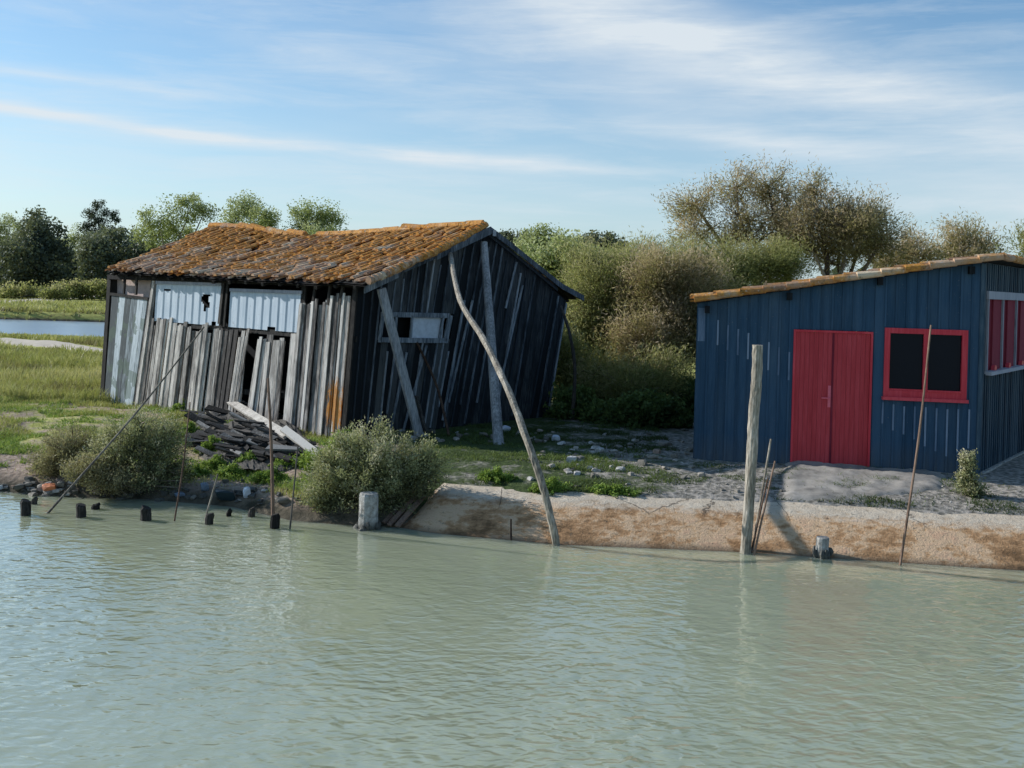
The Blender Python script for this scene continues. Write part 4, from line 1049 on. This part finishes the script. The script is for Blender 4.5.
# tamarisk thicket between the sheds
tk = dict(elong=1.9, up=.7, shell=.35, tone_spread=.2)
def tam(lst, Y, bx, by, label, n, m_='lf_tam', nl=60, cs=.26, L=.11, W=.019, r=.09, nt_=3, tw=160, name='tamarisk', cat='tree', g=None):
    b = Vector(base_at(bx, Y)); nl = int(nl*1.5)
    return make_plant(name, pxblobs(lst, Y, jitter=.6), b, label, cat, M[m_], n, nl, cs, L, W, r, M['twig'], g, twigs=tw, n_trunks=nt_, **tk)
GT = 'tamarisk thicket behind the two sheds'
tam([(600, 292, 38, 34), (575, 330, 30, 34), (615, 335, 40, 36), (640, 280, 34, 28), (590, 262, 24, 16)], 25.5, 600, 415, 'olive tamarisk filling the gap beside the grey gable', 620, 'lf_tamg', 75, g=GT)
tam([(655, 300, 36, 34), (680, 330, 34, 36), (665, 272, 34, 22), (640, 345, 32, 30), (700, 290, 30, 30)], 24.0, 668, 415, 'bushy brown green tamarisk just left of the blue shed', 620, 'lf_tam', 75, g=GT)
tam([(560, 360, 26, 34), (590, 385, 34, 30), (628, 390, 34, 28), (662, 382, 28, 28)], 22.8, 605, 425, 'shaded low tamarisk in front of the thicket', 420, 'lf_tamg', 70, g=GT, tw=120)
tam([(730, 270, 34, 24), (770, 262, 36, 22), (720, 300, 30, 30), (640, 258, 26, 14), (690, 258, 28, 16)], 28.5, 720, 415, 'wide olive tamarisk behind the low end of the blue roof', 560, 'lf_tamg', 70, g=GT)
# big tamarisk tree
tam([(696, 203, 28, 20), (735, 188, 26, 19), (770, 186, 24, 18), (690, 232, 22, 16), (752, 222, 36, 24), (790, 212, 26, 22), (785, 240, 34, 20), (722, 240, 26, 14)], 31, 775, 300, 'tall airy spreading brown tamarisk tree above the blue roof', 290, 'lf_tam', 56, .30, .12, .024, .2, 4, 250, g=None)
tam([(826, 215, 26, 22), (855, 228, 28, 22), (835, 245, 38, 20), (880, 240, 24, 18), (800, 230, 18, 18), (812, 188, 12, 10), (870, 212, 14, 10)], 30, 830, 300, 'dense olive brown tamarisk tree right of the tall airy one', 330, 'lf_tam', 60, .34, .12, .025, .18, 4, 260)
tam([(905, 248, 24, 16), (920, 256, 22, 12), (890, 262, 22, 12)], 32, 905, 300, 'thin grey brown tamarisk behind the middle of the blue roof', 130, 'lf_tam', 30, .3, .14, .026, .08, 3, 150)
tam([(962, 236, 22, 14), (985, 246, 18, 12), (945, 252, 20, 12), (970, 256, 28, 10), (965, 285, 34, 26), (975, 315, 36, 26)], 34, 965, 300, 'pinkish brown tamarisk above the high end of the blue roof', 380, 'lf_tam', 36, .32, .15, .028, .08, 4, 150)
tam([(1032, 244, 16, 16), (1045, 262, 22, 16), (1045, 290, 34, 26), (1050, 315, 36, 24)], 30, 1040, 300, 'green tamarisk cut by the right photo edge', 300, 'lf_tamg', 40, .3, .14, .028, .08, 3, 60)
# dark undergrowth at the foot of the thicket
for k, (lst, Y, bx, lab) in enumerate([([(575, 410, 34, 22), (610, 420, 30, 16)], 21.6, 590, 'dark leafy undergrowth beside the gable foot'), ([(645, 412, 30, 20), (672, 420, 20, 14)], 21.0, 652, 'dark leafy undergrowth left of the gravel strip'), ([(690, 400, 18, 18), (700, 415, 12, 10)], 23, 692, 'low undergrowth hard against the blue shed corner')]):
    make_plant('undergrowth', pxblobs(lst, Y, jitter=.4), base_at(bx, Y), lab, 'bush', M['lf_under'], 150, 70, .14, .09, .06, .02, shell=.3)
# far belt closing the horizon to the right and left, as one wood
def belt():
    n = 9000; az = rng.uniform(-1.3, 1.3, n); r = rng.uniform(210, 300, n); x = r*np.sin(az); y = r*np.cos(az)
    h = 5+3*np.sin(az*23)+2*np.sin(az*57+1)+1.5*np.sin(az*131); z = 1.5+rng.random(n)**.7*h
    P = np.stack([x, y, z], 1); D = unit(rng.normal(size=(n, 3))); tone = np.clip(.3+.3*rng.random(n)+.03*(z-4), 0, 1)
    o = np_mesh('far_wood', *leaves(P, D, 3.2+2*rng.random(n), 2.2+rng.random(n), tone), M['lf_spring'] if False else M['lf_pine'])
    tag(o, 'far belt of woodland closing the horizon behind the marsh', 'wood', kind='stuff')
belt()
# near bushes
def bush(lst, Y, bx, by, label, m_, n, nl, cs, L, W, name='bush', cat='bush', **kw):
    b = Vector(ground_pt(bx, by))
    bl = []
    for (px, py, rx, ry) in lst: c = at_y(px, py, b.y+Y); s = c.y/F; bl.append((c, rx*s, rx*s*.8, ry*s))
    return make_plant(name, bl, b, label, cat, M[m_], n, nl, cs, L, W, kw.pop('r', .015), M['twig'], twigs=kw.pop('tw', 50), n_trunks=kw.pop('ntr', 5), trunk_name='stems', crown_name='foliage', **kw)
kb = dict(elong=2.3, up=1.1, shell=.2, tone_hi=.25, tone_spread=.18)
bush([(372, 462, 48, 32), (340, 482, 34, 30), (410, 474, 34, 26), (325, 500, 24, 20), (385, 494, 42, 22), (352, 446, 16, 14), (385, 436, 10, 10), (425, 458, 10, 12), (332, 466, 10, 14)], .1, 372, 508, 'large round grey green bush by the water before the gable', 'lf_grey', 620, 85, .085, .05, .016, **kb)
bush([(322, 462, 26, 18), (345, 452, 22, 16)], .5, 330, 480, 'bright green leafy bush behind the round grey one', 'lf_bright', 110, 45, .07, .06, .03, **kb)
bush([(145, 440, 36, 26), (120, 456, 34, 26), (165, 456, 24, 26), (150, 474, 42, 18), (140, 424, 10, 12), (168, 434, 10, 12), (108, 440, 10, 12)], .1, 140, 488, 'larger grey brown twiggy bush before the grey shed door', 'lf_grey', 420, 70, .09, .05, .014, tw=200, **kb)
bush([(70, 450, 28, 20), (55, 464, 26, 16), (90, 466, 26, 18)], .2, 68, 478, 'dry olive bush on the left bank', 'lf_dry', 300, 65, .09, .05, .014, tw=120, **kb)
bush([(92, 470, 30, 14), (118, 482, 30, 10)], -.2, 100, 488, 'low dark bush crouching over the left shore', 'lf_dry', 160, 60, .08, .05, .014, tw=90, **kb)
for (px, py, rx, ry, lab) in [(213, 443, 14, 12, 'bright green mallow clump on the dark heap'), (202, 397, 22, 8, 'green weeds topping the heap against the grey boards'), (250, 458, 14, 8, 'green weed tuft below the heap right of the mallow'), (232, 470, 16, 7, 'low green tuft on the bank below the heap'),
                              (550, 484, 18, 9, 'rounded green tuft beside the crooked pole foot'), (618, 490, 20, 5, 'flat green weed patch on the concrete edge'), (495, 474, 16, 7, 'green tuft on the gravel left of the crooked pole'), (228, 425, 12, 7, 'green weed sprouting in the middle of the dark heap'), (190, 428, 12, 9, 'leafy weed at the left end of the dark heap'), (285, 462, 14, 6, 'low yellow green weed right of the upright reddish pole'), (215, 462, 14, 7, 'leafy weed under the mallow on the heap'), (262, 402, 10, 6, 'tiny green weed growing by the black gap'), (185, 405, 12, 8, 'green weeds at the bush edge by the boards'), (270, 474, 16, 8, 'grassy tuft behind the upright reddish pole'), (195, 470, 12, 6, 'small olive tuft right of the twiggy bush'), (600, 489, 10, 4, 'small green weed left of the flat patch')]:
    bush([(px-rx*.3, py+ry*.25, rx*.6, ry*.6), (px+rx*.45, py+ry*.4, rx*.7, ry*.45), (px+rx*.1, py-ry*.1, rx*.35, ry*.7), (px-rx*.8, py+ry*.6, rx*.5, ry*.3), (px+rx*.1, py+ry*.6, rx*1.3, ry*.25)], .05, px, py+ry, lab, 'lf_bright', 75, 34, .045, .05, .02, name='weed_clump', cat='weeds', shell=.1, tone_spread=.24, tw=8, ntr=3)
bush([(968, 462, 8, 8), (967, 480, 9, 12), (972, 490, 12, 6)], .05, 969, 497, 'small pale topped shrub at the corner of the blue shed', 'lf_grey', 90, 50, .05, .045, .018, name='shrub', cat='shrub', **kb)

# ------------------------------------------------------------------ grass
def blades(n, sample, hgt, wid, name, mat, label, tone0=.5, lean=.35):
    P = []; 
    while len(P) < n:
        q = sample()
        if q is not None: P.append(q)
    P = np.array(P); hN = np.array([nz(p[0]*.5, p[1]*.5, 11) for p in P]); hF = np.array([nz(p[0]*2, p[1]*2, 5) for p in P])
    hL = np.array([nz(p[0]*.16, p[1]*.33, 31) for p in P]); h = hgt*(.5+.8*rng.random(n))*(1+.7*hN+.4*hF)*P[:, 3]; a = rng.random(n)*6.28; w = wid*(.6+.8*rng.random(n))*P[:, 4]
    side = np.stack([np.cos(a), np.sin(a), np.zeros(n)], 1)*w[:, None]; ln = np.stack([rng.normal(size=n), rng.normal(size=n), np.zeros(n)], 1)*lean*h[:, None]
    B0 = P[:, :3]; T = B0+ln+np.array([0, 0, 1])*h[:, None]; Mi = B0+ln*.35+np.array([0, 0, .55])*h[:, None]
    V = np.stack([B0-side, B0+side, Mi+side*.7, Mi-side*.7, T], 1).reshape(-1, 3)
    k = np.arange(n)*5; F3 = np.concatenate([np.stack([k, k+1, k+2], 1), np.stack([k, k+2, k+3], 1), np.stack([k+3, k+2, k+4], 1)])
    t = np.clip(tone0+.75*hL+.3*hN+.25*hF+.13*rng.normal(size=n), 0, 1); o = np_mesh(name, V, F3, np.concatenate([t, t, t]), mat)
    tag(o, label, 'grass', kind='stuff')
def near_left():
    y = 14+(random.random()**1.4)*16; x = random.uniform(-.62*y-1, -.15*y)
    t = y-shore(x)
    if t < .5: return None
    # keep out of the shed and heap
    p = Vector((x, y, 0)); 
    if (p-Vector((Fb.x, Fb.y, 0))).dot(Vector((PF[1].x, PF[1].y, 0))) < .02 and x > Lb.x-.1: return None
    d = nz(x*.9, y*.9, 21)
    if t < 6 and d < .14 and random.random() < .95: return None
    px, py = proj((x, y, .5))
    return (x, y, gz(x, y)-.01, .5+.5*sm((t-1)/4), 1)
blades(60000, near_left, .10, .007, 'marsh_grass', M['lf_grass'], 'yellow green marsh grass on the left bank', .5)
def cover_left():
    y = 13.8+random.random()**1.3*9; x = random.uniform(-.62*y-1, -.13*y); t = y-shore(x)
    if t < .7: return None
    if (Vector((x, y, 0))-Vector((Fb.x, Fb.y, 0))).dot(Vector((PF[1].x, PF[1].y, 0))) < .02 and x > Lb.x-.1: return None
    if nz(x*1.1, y*1.9, 61)+.4*nz(x*4, y*5, 3) < .02: return None
    return (x, y, gz(x, y)-.01, 1, 1)
blades(34000, cover_left, .06, .009, 'ground_cover', M['lf_bright'], 'low bright ground cover on the left bank', .5, .9)
def mid_left():
    y = 22+random.random()**1.2*28; x = random.uniform(-.62*y-1, -.26*y)
    if 36 < y < 44 and False: return None
    px, py = proj((x, y, .6))
    yy0 = np.interp(px, [-260, -120, 0, 50, 105, 170], [322, 330, 338, 342, 349, 356]); yy1 = np.interp(px, [-260, -120, 0, 50, 105, 170], [327, 336, 345, 349, 355, 361])
    if yy0-.5 < py < yy1+1.5: return None
    return (x, y, gz(x, y)-.01, 1.0-.6*sm((y-40)/8), 1+(y-22)/14)
blades(60000, mid_left, .24, .010, 'tall_marsh_grass', M['lf_grass'], 'tall sunlit grass between the bank and the track', .6)
def far_left():
    y = random.choice([random.uniform(76, 112), random.uniform(77, 90)]); x = random.uniform(-.75*y, -.22*y); px, py = proj((x, y, .6))
    return (x, y, gz(x, y)-.02, 1.0, 1)
blades(22000, far_left, .28, .07, 'far_marsh_grass', M['lf_grass'], 'green grass around the lagoon', .62)
def yard():
    y = random.uniform(13.7, 21); x = random.uniform(-2.2, 7.5); t = y-shore(x)
    if t < 1.25: return None
    if (Vector((x, y, 0))-Vector((A.x, A.y, 0))).dot(PB[1]) < .05 and x > A.x-.1: return None
    if (Vector((x, y, 0))-Vector((Fb.x, Fb.y, 0))).dot(Vector((PG[1].x, PG[1].y, 0))) < .02 and x < Rb.x: return None
    d = nz(x*1.1, y*1.6, 41)+.3*nz(x*4, y*4)-.06*max(0, x-2)-.06
    if d < .0 and random.random() < .96: return None
    return (x, y, gz(x, y)-.01, 1, 1)
blades(26000, yard, .055, .006, 'yard_weeds', M['lf_under'], 'short dark weeds on the shaded yard', .5, .8)

# ------------------------------------------------------------------ sky, sun
SUN = Vector((-.945, .315, 0)).normalized(); EL = R(26)
to = Vector((SUN.x*math.cos(EL), SUN.y*math.cos(EL), math.sin(EL)))
sd_ = bpy.data.lights.new('sun', 'SUN'); sd_.energy = 5.0  # low spring sun from the left; sd_.angle = R(.5); sd_.color = (1, .95, .86)
so = bpy.data.objects.new('sun', sd_); COL.objects.link(so); so.rotation_mode = 'QUATERNION'; so.rotation_quaternion = to.to_track_quat('Z', 'Y'); so.location = to*50
w = bpy.data.worlds.new('World'); scene.world = w; w.use_nodes = True; nt = NT(w.node_tree)
bg = nt.n['Background']; sky = nt.node('ShaderNodeTexSky', sky_type='NISHITA'); sky.sun_disc = False
sky.sun_elevation = EL; sky.sun_rotation = math.atan2(SUN.x, SUN.y); sky.air_density = 1.0; sky.dust_density = .5; sky.ozone_density = 2.5
tc = nt.node('ShaderNodeTexCoord'); sv = nt.node('ShaderNodeSeparateXYZ'); nt.put(sv.inputs[0], tc.outputs['Generated']); X, Y, Z = sv.outputs
az = nt.math('ARCTAN2', X, Y); el = nt.math('ARCSINE', Z)
def azel(px, py): d = ray(px, py).normalized(); return math.atan2(d.x, d.y), math.asin(d.z)
cv = nt.node('ShaderNodeCombineXYZ'); nt.put(cv.inputs[0], az); nt.put(cv.inputs[1], el); AE = cv.outputs[0]
wob = nt.math('MULTIPLY', nt.math('SUBTRACT', nt.noise(nt.map(AE, (3, 8, 1)), 1.2, 3), .5), .03)
def streak(p0, p1, w0, amp, fade0, fade1, nscale=(4, 40, 1), wobk=1.0):
    (a0, e0), (a1, e1) = azel(*p0), azel(*p1); mslope = (e1-e0)/(a1-a0)
    line = nt.math('ADD', nt.math('MULTIPLY_ADD', nt.math('SUBTRACT', az, a0), mslope, e0), nt.math('MULTIPLY', wob, wobk))
    d = nt.math('DIVIDE', nt.math('SUBTRACT', el, line), w0/F)
    g = nt.math('EXPONENT', nt.math('MULTIPLY', nt.math('MULTIPLY', d, d), -1.0))
    u = nt.math('DIVIDE', nt.math('SUBTRACT', az, a0), a1-a0)
    f0 = nt.node('ShaderNodeMapRange', interpolation_type='SMOOTHSTEP'); nt.put(f0.inputs[0], u); f0.inputs[1].default_value = -fade0; f0.inputs[2].default_value = .02
    f1 = nt.node('ShaderNodeMapRange', interpolation_type='SMOOTHSTEP'); nt.put(f1.inputs[0], u); f1.inputs[1].default_value = 1+fade1; f1.inputs[2].default_value = .75
    n = nt.noise(nt.map(AE, nscale, (0, 0, math.atan(mslope))), 1.5, 5, .6)
    n = nt.math('MAXIMUM', nt.math('MULTIPLY_ADD', n, 3.4, -.8), 0.0)
    return nt.math('MULTIPLY', nt.math('MULTIPLY', g, n), nt.math('MULTIPLY', nt.math('MULTIPLY', f0.outputs[0], f1.outputs[0]), amp))
S = [streak((0, 107), (680, 176), 6, .50, 2, .1), streak((0, 112), (640, 172), 22, .18, 2, .1), streak((0, 69), (230, 92), 6, .4, 2, .3),
     streak((640, 124), (850, 146), 8, .34, .3, .4), streak((560, -10), (1024, 130), 34, .50, .4, 2.0, (2.5, 18, 1)), streak((600, 60), (1024, 190), 48, .34, .6, 2.0, (2.5, 16, 1)),
     streak((320, 60), (500, 96), 16, .16, .6, .5, (6, 30, 1)), streak((150, 10), (520, 60), 30, .13, .8, .6, (5, 24, 1)), streak((350, 105), (600, 128), 12, .13, .5, .5, (5, 30, 1)), streak((0, 150), (500, 190), 16, .14, 2, .5), streak((450, 215), (900, 200), 26, .12, .6, .5, (4, 20, 1)),
     streak((420, 0), (760, 40), 30, .16, .6, .5, (5, 20, 1))]
tot = S[0]
for s in S[1:]: tot = nt.math('ADD', tot, s)
veil = nt.noise(nt.map(AE, (2.0, 15, 1), (0, 0, -.14)), 2.4, 8, .66, .5)
tot = nt.math('ADD', tot, nt.math('MULTIPLY_ADD', veil, 1.0, -.45, clamp=True))
haze = nt.math('EXPONENT', nt.math('MULTIPLY', nt.math('MAXIMUM', el, 0.0), -7.0))
tot = nt.math('MINIMUM', nt.math('MULTIPLY', tot, 1.1), .92)
skt = nt.mix(1.0, sky.outputs[0], (.92, 1.0, 1.02), 'MULTIPLY'); skt = nt.mix(nt.math('MULTIPLY_ADD', el, -.6, .2, clamp=True), skt, (3.0, 3.5, 4.1)); skt = nt.mix(nt.math('MULTIPLY_ADD', el, 3.6, -.25, clamp=True), skt, nt.mix(1.0, skt, (.58, .81, .93), 'MULTIPLY'))
hz = nt.mix(nt.math('MULTIPLY', haze, .6), skt, (3.1, 4.3, 5.3))
cl = nt.mix(tot, hz, (5.0, 5.45, 5.8))
nt.put(bg.inputs[0], cl); bg.inputs[1].default_value = .15
scene.cycles.max_bounces = 4; scene.cycles.diffuse_bounces = 3; scene.cycles.glossy_bounces = 2; scene.cycles.transmission_bounces = 3; scene.cycles.transparent_max_bounces = 4
scene.cycles.use_denoising = True
